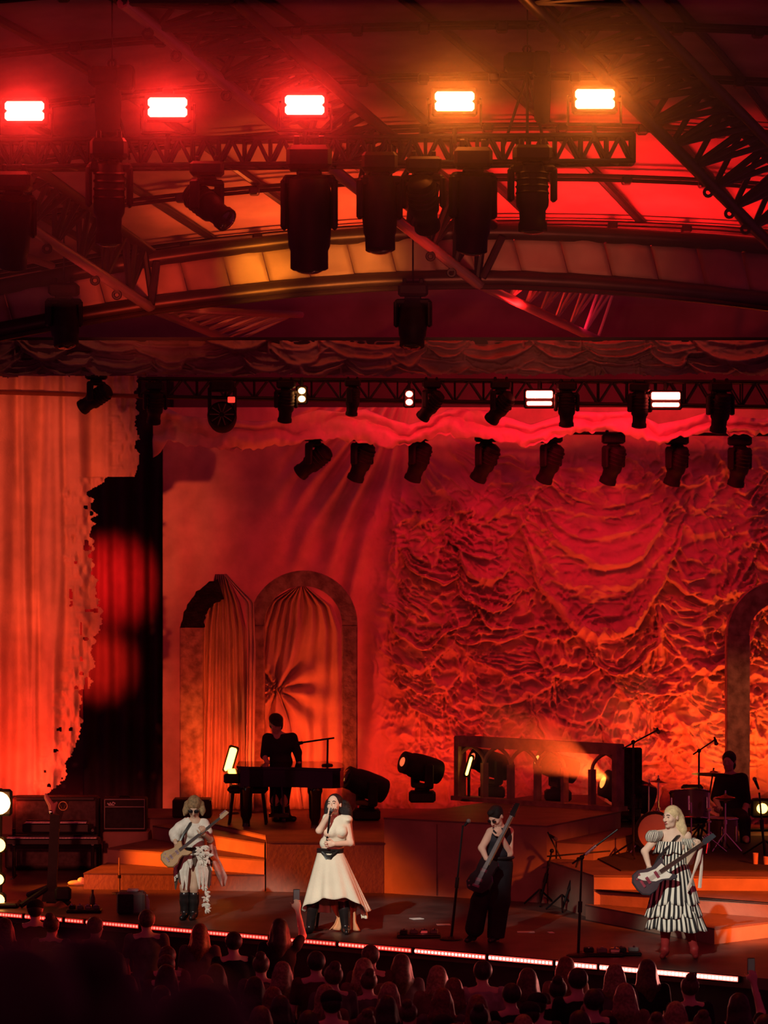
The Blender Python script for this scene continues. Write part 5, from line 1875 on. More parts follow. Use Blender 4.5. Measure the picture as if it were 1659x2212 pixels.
# boxy sleeveless top
B_ = Body(J(670, 1860) - .2, J(780, 1740) + .2, .009)
B_.ell(J(724, 1793), (.168, .108, .16), None, .05).ell(J(718, 1822, .01), (.148, .094, .10), None, .05)
B_.limb(J(708, 1768, .0), J(749, 1771, .0), .062, .062, .03)
B_.ell(J(752, 1770), (.05, .09, .035), None, .02)
B_.ell(J(717, 1795, -.09), (.06, .05, .06), None, .03).ell(J(739, 1795, -.09), (.06, .05, .06), None, .03)
B_.limb(J(723, 1764, .01), J(722, 1740, .0), .060, .07, .012, 's')
B_.cut((0, 0, -1), J(700, 1838)).cut((0, 0, 1), J(700, 1758))
B_.build('sleeveless_top', M_CREAM, root)
build('back_sash', MB().tube([J(755, 1772, .06), J(759, 1800, .08), J(764, 1828, .08)], [.03, .022, .018], 6), M_CREAM, root, smooth=True)
# belt and skirt
wc = J(713, 1838)
mb = MB()
for dz in (.018, -.008):
    mb.tube([wc + V(.142 * math.cos(a), .112 * math.sin(a), dz + .006 * math.sin(2 * a)) for a in np.linspace(0, 2 * PI, 25)], .017, 6)
for k, (dz, sag) in enumerate(((-.01, .035), (-.028, .06), (-.045, .085), (-.06, .105))):
    mb.tube([J(696 + 2 * k, 1838, -.105) + V(0, 0, dz * .5), J(706, 1842, -.132) + V(0, 0, -sag * .75), J(715, 1842, -.135) + V(0, 0, -sag * .8), J(730 - 2 * k, 1836, -.10) + V(0, 0, dz * .5)], .018, 6)
build('belt', mb, M_LEATHER, root, smooth=True)
hc2 = J(724, 1950)
hem_x = lambda th: hc2[0] + .385 * np.cos(th)
def hem_z(th):
    # front arches up, both sides dip, back falls low
    s_ = np.sin(th)
    front = np.clip(-s_, 0, 1) ** 1.2
    return hc2[2] - .045 - .055 * np.abs(np.cos(th)) ** 3 + .13 * front - .03 * np.clip(s_, 0, 1) + .014 * np.sin(th * 9)
def ring(t):
    def fn(th):
        fl = 1 + .07 * t * np.sin(th * 7 + 1) + .04 * t * np.sin(th * 13)
        e = t ** .95
        x = wc[0] * (1 - t) + hc2[0] * t + (.138 + (.375 - .138) * e) * np.cos(th) * fl
        y = wc[1] + (.108 + (.32 - .108) * e) * np.sin(th) * fl
        z = wc[2] * (1 - t) + hem_z(th) * t
        return x, y, z
    return fn
tilt_skirt('skirt', M_CREAM, root, [ring(t) for t in np.linspace(0, 1, 22)], 120, .006)
# hanging back panels with orange lining
for pts_, nm in (([(706, 1925), (722, 1925), (733, 1960), (728, 1990), (711, 2012), (730, 2012)], 0), ):
    pass
def panel(name, left, right, dy, material):
    yy = np.linspace(left[0][0], left[-1][0], 20)
    l, r = np.interp(yy, *zip(*left)), np.interp(yy, *zip(*right))
    uu = np.linspace(0, 1, 9)
    X_ = l[:, None] + (r - l)[:, None] * uu
    pts = np.zeros((20, 9, 3))
    for i in range(20):
        for j in range(9):
            pts[i, j] = J(X_[i, j], yy[i], dy + .03 * math.sin(uu[j] * PI * 2))
    pts -= np.array(root['_o'])
    return grid_mesh(name, pts, material, root, True, None, .006)
panel('skirt_lining', [(1925, 704), (1960, 714), (1985, 728), (2000, 722), (2012, 711)], [(1925, 735), (1960, 742), (1985, 741), (2000, 740), (2012, 738)], .14, M_LINING)
panel('skirt_lining', [(1940, 752), (1975, 757), (1995, 757), (2013, 752)], [(1940, 776), (1975, 768), (1995, 769), (2013, 778)], .12, M_LINING)
panel('skirt_ruffle', [(1930, 690), (1950, 688), (1975, 687)], [(1930, 712), (1950, 713), (1977, 715)], .16, M_CREAM)
panel('skirt_ruffle', [(1940, 775), (1960, 778), (1986, 781)], [(1940, 787), (1960, 791), (1980, 794)], .08, M_CREAM)
# boots
for kn, an, toe, nm in ((knl, anl, toel, 'l'), (knr, anr, toer, 'r')):
    B_ = Body(np.minimum(np.minimum(kn, an), toe) - .12, np.maximum(np.maximum(kn, an), toe) + .12, .008)
    zf = 0.0
    B_.chain([kn - (kn - an) * .12, kn + (an - kn) * .35, an], [.062, .066, .050], .02)
    B_.chain([an + V(0, .02, -.02), V(an[0], an[1] + .03, .04)], [.05, .036], .02)
    B_.limb(V(an[0], an[1], .05), V(toe[0], toe[1], .03), .04, .03, .03)
    B_.limb(V(an[0], an[1] + .04, .06), V(an[0], an[1] + .04, .012), .022, .018, .01)
    B_.cut((0, 0, -1), (0, 0, .002))
    B_.build('boot', M_LEATHER, root)
# her microphone stand
f = FP(684, 2008)
dF = f.y + DC
t = mic_stand('slim microphone stand tilted and held by the singer', f, Vector(J(713, 1760, -.2)), None, (Vector(J(712.5, 1758, -.2)), Vector(J(719, 1741, -.19))), round_base=True)

# --- bassist
d = 39.7
J = mapper(d)
root = thing('person', 'dark haired bassist in sleeveless navy vest and wide black trousers, head bowed', 'person', J(1045, 2030))
sg = dict(neck=J(1078, 1783, .0), chest=J(1078, 1812), waist=J(1076, 1838), pelvis=J(1076, 1862), shl=J(1060, 1797, -.05), shr=J(1100, 1797, .05))
ell_, hl = J(1040, 1829, -.14), J(1049, 1850, -.24)
elr, hr = J(1100, 1843, -.02), J(1082, 1803, -.16)
hipl, hipr = J(1066, 1875, -.02), J(1086, 1875, .02)
knl, knr = J(1040, 1945, -.1), J(1076, 1950, -.06)
anl, anr = J(1022, 2015, .02), J(1072, 2026, .02)
toel, toer = J(1008, 2029, -.14), J(1058, 2035, -.16)
JJ = dict(sg, a=ell_, b=hl, c=elr, d=hr, e=toel, f=toer, h=J(1070, 1745, -.1))
B_ = Body(*bounds(JJ, .16), .0075)
add_torso(B_, sg, .98, False)
hc = J(1071, 1762, -.06)
B_.limb(sg['neck'] - V(0, 0, .03), hc + V(.02, .04, -.05), .056, .054, .02)
at, M = add_head(B_, hc, (-.52, -.62, -.62), (-.3, -.35, .9), 1.0)
B_.chain([sg['shl'], ell_, hl], [.052, .040, .027], .02)
B_.chain([sg['shr'], elr, hr], [.052, .042, .028], .02)
B_.chain([hipl, knl, anl], [.09, .06, .045], .03)
B_.chain([hipr, knr, anr], [.09, .06, .045], .03)
add_hand(B_, hl, unit(V(.35, -.15, -.75)), (.4, .55, .1), .95, (.5, .55, .6, .65), .6, -1)
add_hand(B_, hr, unit(V(-.35, -.35, .75)), (-.3, .7, .1), .95, (.8, .9, .9, .9), .7, 1)
B_.build('body', M_SKIN, root)
face_marks(at, M, root)
B_ = Body(hc - .2, hc + .2, .008)
r_, f_, u_ = M.T
B_.ell(hc - f_ * .016 + u_ * .030, (.081, .101, .093), M, .02)
B_.ell(hc + f_ * .04 + u_ * .10, (.045, .05, .025), M, .02)
B_.ell(hc + f_ * .10 - u_ * .050, (.080, .078, .105), M, .012, 's')
B_.ell(hc - u_ * .12 + f_ * .02, (.10, .06, .07), M, .012, 's')
for sx in (-1, 1):
    B_.ell(hc + r_ * sx * .085 + f_ * .0 - u_ * .02, (.03, .03, .035), M, .01, 's')
B_.build('hair', M_HAIRB, root)
mb = MB()
Mx = Matrix([list(q) for q in M])
for sx in (-1, 1):
    mb.ball(at(sx * .032, .098, .0), (.027, .008, .019), 10, 6, Mx)
mb.tube([at(-.06, .09, .006), at(.06, .09, .006)], .005, 5)
build('sunglasses', mb, M_BLACK, root, smooth=True)
# vest
B_ = Body(J(1030, 1870) - .2, J(1120, 1780) + .2, .009)
lat, fw, upv = unit(sg['shr'] - sg['shl']), None, None
Mv = np.stack([lat, V(-lat[1], lat[0], 0), V(0, 0, 1)], 1)
B_.ell(J(1078, 1812), (.158, .122, .16), Mv, .05).ell(J(1077, 1840), (.145, .115, .10), Mv, .05)
B_.limb(J(1066, 1795, -.03), J(1094, 1795, .03), .05, .05, .03)
B_.limb(sg['neck'] - V(0, 0, .01), sg['neck'] + V(0, -.05, .2), .062, .08, .015, 's')
B_.cut((0, 0, -1), J(1070, 1856)).cut((0, 0, 1), J(1070, 1786))
B_.build('vest', M_NAVY, root)
# wide trousers
B_ = Body(J(990, 2040) - .2, J(1110, 1840) + .2, .010)
B_.ell(J(1077, 1862), (.160, .125, .10), Mv, .04)
B_.chain([J(1067, 1872, -.02), J(1036, 1945, -.08), J(1025, 2004, -.02)], [.105, .098, .108], .04)
B_.chain([J(1087, 1872, .02), J(1079, 1945, -.02), J(1071, 2020, -.02)], [.112, .118, .100], .04)
B_.cut((0, 0, -1), J(1050, 2026)).cut((0, 0, 1), J(1070, 1850))
B_.limb(J(1040, 1890, -.20), J(1018, 2005, -.16), .02, .02, .04, 's').limb(J(1076, 1890, -.15), J(1062, 2015, -.15), .02, .02, .04, 's')
B_.build('trousers', M_NAVY2, root)
build('belt', MB().tube([J(1077, 1852) + V(.162 * math.cos(a), .128 * math.sin(a), 0) for a in np.linspace(0, 2 * PI, 25)], .02, 6), M_LEATHER, root, smooth=True)
for an, toe in ((anl, toel), (anr, toer)):
    B_ = Body(np.minimum(an, toe) - .14, np.maximum(an, toe) + .14, .008)
    B_.chain([an + V(0, 0, .05), V(an[0], an[1], .06)], [.05, .045], .02)
    B_.limb(V(an[0], an[1] - .02, .06), V(toe[0], toe[1], .034), .042, .032, .03)
    B_.limb(V(an[0] + .01, an[1] + .04, .07), V(an[0] + .012, an[1] + .045, .012), .024, .016, .01)
    B_.cut((0, 0, -1), (0, 0, .002))
    B_.build('boot', M_LEATHER, root)
cen = Vector(J(1044, 1880, -.30))
guitar('dark electric bass held upright by the bassist', cen, Vector(J(1100, 1775, -.12)) - cen, (-.55, -.8, 0), 1.0, SINGLE, mat('dark_guitar', (.02, .014, .016), .2, 0, .2, 6, spec=.6), None, None, .62,
       [Vector(J(1032, 1900, -.26)), Vector(J(1062, 1850, -.22)), Vector(J(1090, 1800, -.07)), Vector(J(1098, 1792, .06)), Vector(J(1090, 1840, .16))])

# --- blonde guitarist
d = 38.3
J = mapper(d)
root = thing('person', 'blonde guitarist in tiered zebra striped dress and red stockings', 'person', J(1462, 2066))
sg = dict(neck=J(1453, 1790), chest=J(1453, 1824), waist=J(1455, 1862), pelvis=J(1456, 1895), shl=J(1424, 1803), shr=J(1484, 1806))
ell_, hl = J(1392, 1838, -.06), J(1398, 1866, -.24)
elr, hr = J(1490, 1860, -.02), J(1499, 1828, -.16)
hipl, hipr = J(1443, 1910), J(1470, 1910)
knl, knr = J(1438, 1985, -.03), J(1478, 1980, -.02)
anl, anr = J(1437, 2050, .02), J(1500, 2048, .02)
toel, toer = J(1428, 2064, -.14), J(1500, 2062, -.14)
JJ = dict(sg, a=ell_, b=hl, c=elr, d=hr, e=toel, f=toer, h=J(1448, 1738))
B_ = Body(*bounds(JJ, .16), .0075)
add_torso(B_, sg)
hc = J(1450, 1764, -.02)
B_.limb(sg['neck'] - V(0, 0, .05), hc + V(.01, .02, -.05), .052, .046, .02)
at, M = add_head(B_, hc, (-.72, -.70, -.02), (-.06, 0, 1), 1.02)
B_.chain([sg['shl'], ell_, hl], [.047, .039, .026], .02)
B_.chain([sg['shr'], elr, hr], [.047, .039, .026], .02)
B_.chain([hipl, knl, anl], [.088, .056, .040], .03)
B_.chain([hipr, knr, anr], [.088, .056, .040], .03)
add_hand(B_, hl, unit(V(.25, -.15, -.8)), (.35, .6, .1), .98, (.35, .4, .45, .5), .5, -1)
add_hand(B_, hr, unit(V(.2, -.5, .3)), (-.4, .3, .6), .98, (.9, .9, .9, .9), .7, 1)
B_.build('body', M_SKIN, root)
face_marks(at, M, root, mat('rose_lips', (.50, .14, .12), .5))
B_ = Body(hc - V(.3, .3, .5), hc + V(.35, .35, .25), .008)
r_, f_, u_ = M.T
B_.ell(hc - f_ * .022 + u_ * .030, (.086, .104, .096), M, .02)
B_.chain([hc + V(.06, .05, .02), hc + V(.085, .05, -.12), hc + V(.105, .04, -.25)], [.065, .062, .030], .03)
B_.chain([hc + V(.10, .02, -.02), hc + V(.125, .0, -.14), hc + V(.135, .0, -.26)], [.045, .042, .022], .03)
B_.chain([hc + V(-.03, .08, -.02), hc + V(-.02, .08, -.14)], [.05, .035], .03)
B_.ell(hc + f_ * .096 - u_ * .045, (.074, .080, .095), M, .012, 's')
B_.build('hair', M_HAIRY, root)


def zebra(name, su, sv, dist=.9, thr=.5):
    m = bpy.data.materials.new(name)
    m.use_nodes = True
    nt = m.node_tree
    b = nt.nodes['Principled BSDF']
    b.inputs['Roughness'].default_value = .8
    tc = nt.nodes.new('ShaderNodeTexCoord')
    mp = nt.nodes.new('ShaderNodeMapping')
    mp.inputs['Scale'].default_value = (su, sv, 1)
    w = nt.nodes.new('ShaderNodeTexWave')
    w.inputs['Scale'].default_value = 1
    w.inputs['Distortion'].default_value = dist
    w.inputs['Detail'].default_value = 1.5
    w.inputs['Detail Scale'].default_value = .8
    r = nt.nodes.new('ShaderNodeValToRGB')
    r.color_ramp.elements[0].position, r.color_ramp.elements[1].position = thr - .04, thr + .04
    r.color_ramp.elements[0].color, r.color_ramp.elements[1].color = (.012, .010, .012, 1), (.82, .78, .66, 1)
    nt.links.new(tc.outputs['UV'], mp.inputs['Vector'])
    nt.links.new(mp.outputs[0], w.inputs['Vector'])
    nt.links.new(w.outputs['Fac'], r.inputs['Fac'])
    nt.links.new(r.outputs['Color'], b.inputs['Base Color'])
    return m


Z1, Z2 = zebra('zebra_cloth', 7.5, 1.0, 4.0), zebra('zebra_tier_cloth', 11, .6, 2.2)


def tier(name, material, x0, r0, y0, x1, r1, y1, amp, nf, rows=12, flat=.72, n=132, drop=0.0):
    a, b_ = J(x0, y0), J(x1, y1)
    def ring_(t):
        def fn(th):
            fl = 1 + amp * t * np.sin(th * nf + 2 * t) + .4 * amp * t * np.sin(th * (nf * 2 + 1) + 1)
            rr = r0 + (r1 - r0) * t ** .8
            return (a[0] + (b_[0] - a[0]) * t) + rr * np.cos(th) * fl, a[1] + rr * flat * np.sin(th) * fl, (a[2] + (b_[2] - a[2]) * t) + .012 * t * np.sin(th * nf * .5) + drop * t * np.cos(th)
        return fn
    return tilt_skirt(name, material, root, [ring_(t) for t in np.linspace(0, 1, rows)], n, .005)


tier('dress_bodice', Z1, 1453, .150, 1819, 1455, .150, 1868, .02, 6, 10, .80)
tier('dress_collar_ruffle', Z2, 1453, .165, 1816, 1450, .185, 1842, .10, 11, 8, .80)
tier('dress_skirt', Z1, 1455, .150, 1864, 1455, .270, 1952, .05, 9, 14)
tier('dress_tier', Z2, 1455, .235, 1938, 1454, .300, 1979, .06, 13, 8)
tier('dress_tier', Z2, 1458, .255, 1965, 1461, .320, 2008, .06, 14, 8, .72, 132, -.015)
for px_, py_, sx in ((1413, 1806, -1), (1490, 1822, 1)):
    c = J(px_, py_, -.02)
    def sl(t, c=c, sx=sx):
        def fn(th):
            rr = (.050 + .042 * math.sin(PI * min(1, t * .8 + .15))) * (1 + .09 * np.sin(th * 9))
            return c[0] + rr * np.cos(th) + sx * .035 * (t - .5), c[1] + rr * np.sin(th), c[2] + .06 - .12 * t + 0 * th
        return fn
    tilt_skirt('puff_sleeve', Z2, root, [sl(t) for t in np.linspace(0, 1, 10)], 48, .005)
for kn, an, toe in ((knl, anl, toel), (knr, anr, toer)):
    B_ = Body(np.minimum(np.minimum(kn, an), toe) - .12, np.maximum(np.maximum(kn, an), toe) + .14, .008)
    B_.chain([kn + V(0, 0, .08), kn, kn + (an - kn) * .4, an], [.066, .058, .056, .043], .02)
    B_.limb(an + V(0, 0, -.01), V(an[0], an[1] + .01, .06), .043, .038, .02)
    B_.limb(V(an[0], an[1], .06), V(toe[0], toe[1], .03), .038, .028, .03)
    B_.limb(V(an[0], an[1] + .04, .06), V(an[0], an[1] + .045, .012), .02, .014, .01)
    B_.cut((0, 0, -1), (0, 0, .002))
    B_.build('red_boot', M_REDHOSE, root)
cen = Vector(J(1410, 1885, -.32))
t, w = guitar('dark electric guitar with white pickguard held by the blonde guitarist', cen, Vector(J(1513, 1818, -.24)) - cen, (-.1, -1, .1), .93, OFFSET, mat('slate_guitar', (.035, .045, .055), .22, 0, .2, 5, spec=.6), mat('pickguard_white', (.82, .78, .66), .4), GUARD, .56,
              [Vector(J(1395, 1900, -.26)), Vector(J(1420, 1850, -.16)), Vector(J(1462, 1806, -.09)), Vector(J(1478, 1800, .04)), Vector(J(1470, 1860, .17))])
M_RIB = mat('ribbon_cloth', (.80, .62, .52), .7, 0, .05, 5)
build('ribbon', MB().tube([Vector(J(1510, 1826, -.22)), Vector(J(1504, 1852, -.24)), Vector(J(1494, 1882, -.23)), Vector(J(1482, 1918, -.22))], [.022, .026, .012, .02], 6), M_RIB, t, smooth=True)
build('ribbon', MB().tube([Vector(J(1513, 1828, -.18)), Vector(J(1512, 1870, -.18)), Vector(J(1508, 1914, -.18))], [.012, .018, .022], 6), M_RIB, t, smooth=True)

# --- left guitarist
d = 41.9
J = mapper(d)
root = thing('person', 'left guitarist with sandy hair and sunglasses in a tattered white blouse and skirt', 'person', J(408, 1985))
sg = dict(neck=J(421, 1768), chest=J(422, 1796), waist=J(420, 1826), pelvis=J(416, 1850), shl=J(404, 1776), shr=J(441, 1779))
ell_, hl = J(378, 1800, -.02), J(381, 1818, -.16)
elr, hr = J(455, 1814, -.04), J(443, 1798, -.21)
hipl, hipr = J(407, 1860), J(424, 1860)
knl, knr = J(399, 1915, -.05), J(420, 1915, -.04)
anl, anr = J(399, 1970, 0), J(418, 1972, .02)
toel, toer = J(394, 1983, -.13), J(414, 1984, -.13)
JJ = dict(sg, a=ell_, b=hl, c=elr, d=hr, e=toel, f=toer, h=J(420, 1720, -.1))
B_ = Body(*bounds(JJ, .16), .0075)
add_torso(B_, sg, .92)
hc = J(420, 1741, -.05)
B_.limb(sg['neck'] - V(0, 0, .04), hc + V(0, .04, -.05), .050, .046, .02)
at, M = add_head(B_, hc, (-.04, -.80, -.60), (0, -.5, .85), 1.0)
B_.chain([sg['shl'], ell_, hl], [.044, .036, .025], .02)
B_.chain([sg['shr'], elr, hr], [.044, .036, .025], .02)
B_.chain([hipl, knl, anl], [.078, .052, .038], .03)
B_.chain([hipr, knr, anr], [.078, .052, .038], .03)
add_hand(B_, hl, unit(V(.45, -.25, -.6)), (.35, .6, .1), .92, (.5, .55, .6, .6), .5, -1)
add_hand(B_, hr, unit(V(-.1, -.5, .5)), (-.4, .4, .5), .92, (.85, .9, .9, .9), .7, 1)
B_.build('body', M_SKIN2, root)
face_marks(at, M, root)
B_ = Body(hc - .25, hc + .25, .008)
r_, f_, u_ = M.T
B_.ell(hc - f_ * .018 + u_ * .034, (.086, .102, .096), M, .02)
for sx in (-1, 1):
    B_.chain([hc + V(sx * .085, .02, .03), hc + V(sx * .10, -.02, -.05), hc + V(sx * (.115 if sx < 0 else .10), -.04, -.10)], [.036, .034, .014], .03)
B_.ell(hc + f_ * .10 - u_ * .060, (.066, .080, .095), M, .012, 's')
B_.build('hair', M_HAIRL, root)
mb = MB()
Mx = Matrix([list(q) for q in M])
for sx in (-1, 1):
    mb.ball(at(sx * .034, .098, .0), (.030, .010, .024), 12, 6, Mx)
mb.tube([at(-.07, .08, .006), at(.07, .08, .006)], .005, 5)
build('sunglasses', mb, M_BLACK, root, smooth=True)
M_BLOUSE = mat('white_gauze', (.82, .76, .66), .85, 0, .1, 12, bump=.4, bscale=50)
B_ = Body(J(355, 1850) - .15, J(475, 1760) + .15, .009)
B_.ell(J(421, 1797), (.140, .115, .13), None, .05).ell(J(419, 1822), (.120, .100, .09), None, .05)
B_.limb(J(408, 1776), J(436, 1778), .05, .05, .03)
B_.chain([sg['shl'], J(390, 1788, -.01), ell_, ell_ * .5 + hl * .5], [.060, .068, .066, .060], .03)
B_.chain([sg['shr'], J(449, 1796, -.02)], [.062, .058], .03)
B_.limb(J(421, 1772, .0), J(421, 1745, -.03), .062, .075, .012, 's')
B_.ell(J(414, 1798, -.10), (.05, .04, .05), None, .03).ell(J(430, 1798, -.10), (.05, .04, .05), None, .03)
B_.cut((0, 0, -1), J(420, 1838))
B_.build('blouse', M_BLOUSE, root)
build('corset_belt', MB().lathe([(.135, -.05), (.128, 0), (.13, .05)], 24, J(418, 1838), None, 1.0, .82), M_LEATHER, root, smooth=True)
rs = np.random.RandomState(21)
for k in range(26):
    a = 2 * PI * k / 26
    ln = .20 + .26 * rs.rand()
    if abs(((a + PI / 2 + PI) % (2 * PI)) - PI) < .35:
        ln *= .45
    c0 = J(417, 1843) + V(.13 * math.cos(a), .105 * math.sin(a), 0)
    c1_ = c0 + V(.075 * math.cos(a), .06 * math.sin(a), -ln * .5)
    c2_ = c0 + V(.085 * math.cos(a + .1), .07 * math.sin(a + .1), -ln)
    build('skirt_tatter', MB().tube([c0, c1_, c2_], [.022, .030 + .02 * rs.rand(), .008], 6), M_BLOUSE if k % 4 else mat('brown_gauze', (.12, .08, .06), .85), root, smooth=True)
rs = np.random.RandomState(5)
tufts = [(440, 1853), (441, 1864), (439, 1876), (441, 1889), (440, 1901), (442, 1913), (444, 1926), (446, 1938), (446, 1950), (447, 1961), (443, 1825), (446, 1838), (452, 1845), (438, 1840), (431, 1842), (436, 1856), (449, 1854), (433, 1832)]
for k, (xa, ya) in enumerate(tufts):
    c = J(xa, ya, -.10 if k < 10 else -.13)
    mb = MB()
    for q in range(6):
        dv = Vector((rs.uniform(-1, 1), rs.uniform(-.6, .3), rs.uniform(-1.4, .5))).normalized()
        mb.tube([Vector(c), Vector(c) + dv * .03, Vector(c) + dv * .062], [.010, .019, .003], 5)
    build('feather_tuft', mb, M_BLOUSE, root, smooth=True)
# sheer hanging sleeve at her left
M_SHEER = mat('sheer_pink', (.80, .42, .36), .8, 0, .25, 14, alpha=.62)
yy = np.linspace(1795, 1915, 26)
l = np.interp(yy, [1795, 1830, 1860, 1915], [449, 446, 452, 478])
r = np.interp(yy, [1795, 1815, 1850, 1895, 1915], [454, 463, 470, 491, 486])
uu = np.linspace(0, 1, 12)
pts = np.zeros((26, 12, 3))
for i in range(26):
    for j in range(12):
        pts[i, j] = J(l[i] + (r[i] - l[i]) * uu[j], yy[i], .02 + .05 * math.sin(uu[j] * 7 + i * .1)) - np.array(root['_o'])
grid_mesh('sheer_sleeve', pts, M_SHEER, root, True, None, .004)
for kn, an, toe in ((knl, anl, toel), (knr, anr, toer)):
    B_ = Body(np.minimum(np.minimum(kn, an), toe) - .12, np.maximum(np.maximum(kn, an), toe) + .12, .008)
    B_.chain([kn + (an - kn) * .30, kn + (an - kn) * .55, an], [.062, .060, .050], .02)
    B_.limb(an, V(an[0], an[1] + .02, .045), .05, .04, .02)
    B_.limb(V(an[0], an[1], .05), V(toe[0], toe[1], .03), .042, .032, .03)
    B_.limb(V(an[0], an[1] + .035, .05), V(an[0], an[1] + .035, .015), .03, .026, .01)
    B_.cut((0, 0, -1), (0, 0, .002))
    B_.build('boot', M_LEATHER, root)
cen = Vector(J(384, 1839, -.26))
guitar('amber guitar with pale neck held by the left guitarist', cen, Vector(J(474, 1768, -.22)) - cen, (-.45, -1, .15), .72, OFFSET, mat('amber_guitar', (.40, .19, .04), .3, 0, .15, 5, spec=.5), None, None, .80,
       [Vector(J(374, 1850, -.2)), Vector(J(398, 1800, -.15)), Vector(J(412, 1778, -.08)), Vector(J(416, 1772, .04)), Vector(J(420, 1810, .14))])

# --- pianist behind the piano
d = 47.9
J = mapper(d)
zf = zp
root = thing('person', 'pianist in dark clothes and cap standing bent over the grand piano', 'person', V(J(612, 1784)[0], d - DC, zf))
sg = dict(neck=J(600, 1582), chest=J(604, 1612), waist=J(607, 1642), pelvis=J(608, 1668), shl=J(577, 1595), shr=J(632, 1594))
ell_, hl = J(571, 1632, -.02), J(582, 1652, -.22)
elr, hr = J(643, 1625, -.05), J(648, 1652, -.2)
hipl, hipr = J(598, 1680), J(618, 1680)
knl, knr = J(594, 1728, -.1), J(614, 1730, -.1)
anl, anr = J(596, 1772, .05), J(620, 1772, .05)
toel, toer = J(592, 1780, -.1), J(632, 1780, -.06)
JJ = dict(sg, a=ell_, b=hl, c=elr, d=hr, e=toel, f=toer, h=J(600, 1540, -.1))
B_ = Body(*bounds(JJ, .18), .010)
add_torso(B_, sg, 1.0, False)
hc = J(596, 1562, -.05)
B_.limb(sg['neck'] - V(0, 0, .03), hc + V(.01, .04, -.05), .055, .052, .02)
at, M = add_head(B_, hc, (.30, -.80, -.35), (.1, -.3, .95), 1.05)
B_.chain([sg['shl'], ell_, hl], [.05, .04, .027], .02)
B_.chain([sg['shr'], elr, hr], [.05, .04, .027], .02)
B_.chain([hipl, knl, anl], [.09, .06, .045], .03)
B_.chain([hipr, knr, anr], [.09, .06, .045], .03)
add_hand(B_, hl, (.3, -.8, -.3), (0, -.2, -1), 1, (.4, .4, .4, .4), .4, 1)
add_hand(B_, hr, (-.1, -.8, -.3), (0, -.2, -1), 1, (.4, .4, .4, .4), .4, -1)
B_.build('body', M_SKIN2, root)
M_DARKCL = mat('dark_shirt', (.020, .014, .016), .85, 0, .2, 8)
B_ = Body(J(550, 1700) - .2, J(660, 1570) + .2, .011)
B_.ell(J(604, 1612), (.185, .13, .18), None, .05).ell(J(607, 1645), (.16, .12, .14), None, .05)
B_.limb(J(580, 1595), J(630, 1594), .066, .066, .03)
B_.chain([sg['shl'], ell_], [.068, .058], .03).chain([sg['shr'], elr, elr * .35 + hr * .65], [.068, .056, .042], .03)
B_.limb(J(598, 1588, -.08), J(598, 1560, -.12), .05, .06, .02, 's')
B_.build('shirt', M_DARKCL, root)
B_ = Body(J(570, 1790) - .15, J(660, 1650) + .15, .011)
B_.ell(J(608, 1668), (.165, .12, .12), None, .04)
B_.chain([hipl, knl], [.098, .072], .03).chain([hipr, knr], [.098, .072], .03)
B_.build('shorts', M_DARKCL, root)
for kn, an, toe in ((knl, anl, toel), (knr, anr, toer)):
    B_ = Body(np.minimum(np.minimum(kn, an), toe) - .14, np.maximum(np.maximum(kn, an), toe) + .14, .010)
    B_.chain([kn + (an - kn) * .25, an], [.066, .056], .02).limb(an, V(an[0], an[1], zf + .05), .056, .046, .02)
    B_.limb(V(an[0], an[1] + .03, zf + .045), V(toe[0] + .02, toe[1], zf + .04), .045, .04, .03)
    B_.cut((0, 0, -1), (0, 0, zf + .002))
    B_.build('boot', M_LEATHER, root)
B_ = Body(hc - .3, hc + .3, .009)
r_, f_, u_ = M.T
B_.ell(hc - f_ * .01 + u_ * .055, (.098, .115, .080), M, .02)
B_.ell(hc + f_ * .13 + u_ * .05 + r_ * .02, (.075, .07, .014), M, .02)
B_.ell(hc - f_ * .06 - u_ * .02, (.075, .05, .10), M, .02)
B_.ell(hc - r_ * .085 - u_ * .03, (.02, .04, .07), M, .02)
B_.build('cap_and_hair', M_HAIRB, root)

# --- drummer
d = 46.2
J = mapper(d)
root = thing('person', 'drummer sitting as a dark silhouette behind the drum kit', 'person', V(J(1582, 0)[0], d - DC, DZ))
sg = dict(neck=J(1576, 1668), chest=J(1580, 1698), waist=J(1583, 1734), pelvis=J(1584, 1752), shl=J(1556, 1684), shr=J(1604, 1682))
ell_, hl = J(1543, 1722, -.1), J(1548, 1738, -.32)
elr, hr = J(1612, 1730, -.05), J(1600, 1775, -.2)
hipl, hipr = J(1572, 1758), J(1596, 1758)
knl, knr = J(1560, 1765, -.42), J(1602, 1768, -.40)
anl, anr = J(1560, 1830, -.38), J(1604, 1830, -.36)
JJ = dict(sg, a=ell_, b=hl, c=elr, d=hr, e=anl, f=anr, g=knl, h=J(1574, 1622))
B_ = Body(*bounds(JJ, .18), .011)
add_torso(B_, sg, 1.05, False)
hc = J(1574, 1643, -.03)
B_.limb(sg['neck'] - V(0, 0, .03), hc + V(.01, .03, -.05), .055, .052, .02)
at, M = add_head(B_, hc, (-.35, -.9, -.1), (0, 0, 1), 1.08)
B_.chain([sg['shl'], ell_, hl], [.055, .042, .03], .02)
B_.chain([sg['shr'], elr, hr], [.055, .042, .03], .02)
add_hand(B_, hl, (-.3, -.7, -.1), (0, -.1, -1), 1, (.8, .9, .9, .9), .7, 1)
add_hand(B_, hr, (-.3, -.7, -.3), (0, -.1, -1), 1, (.8, .9, .9, .9), .7, -1)
B_.chain([hipl, knl, anl], [.10, .07, .05], .03).chain([hipr, knr, anr], [.10, .07, .05], .03)
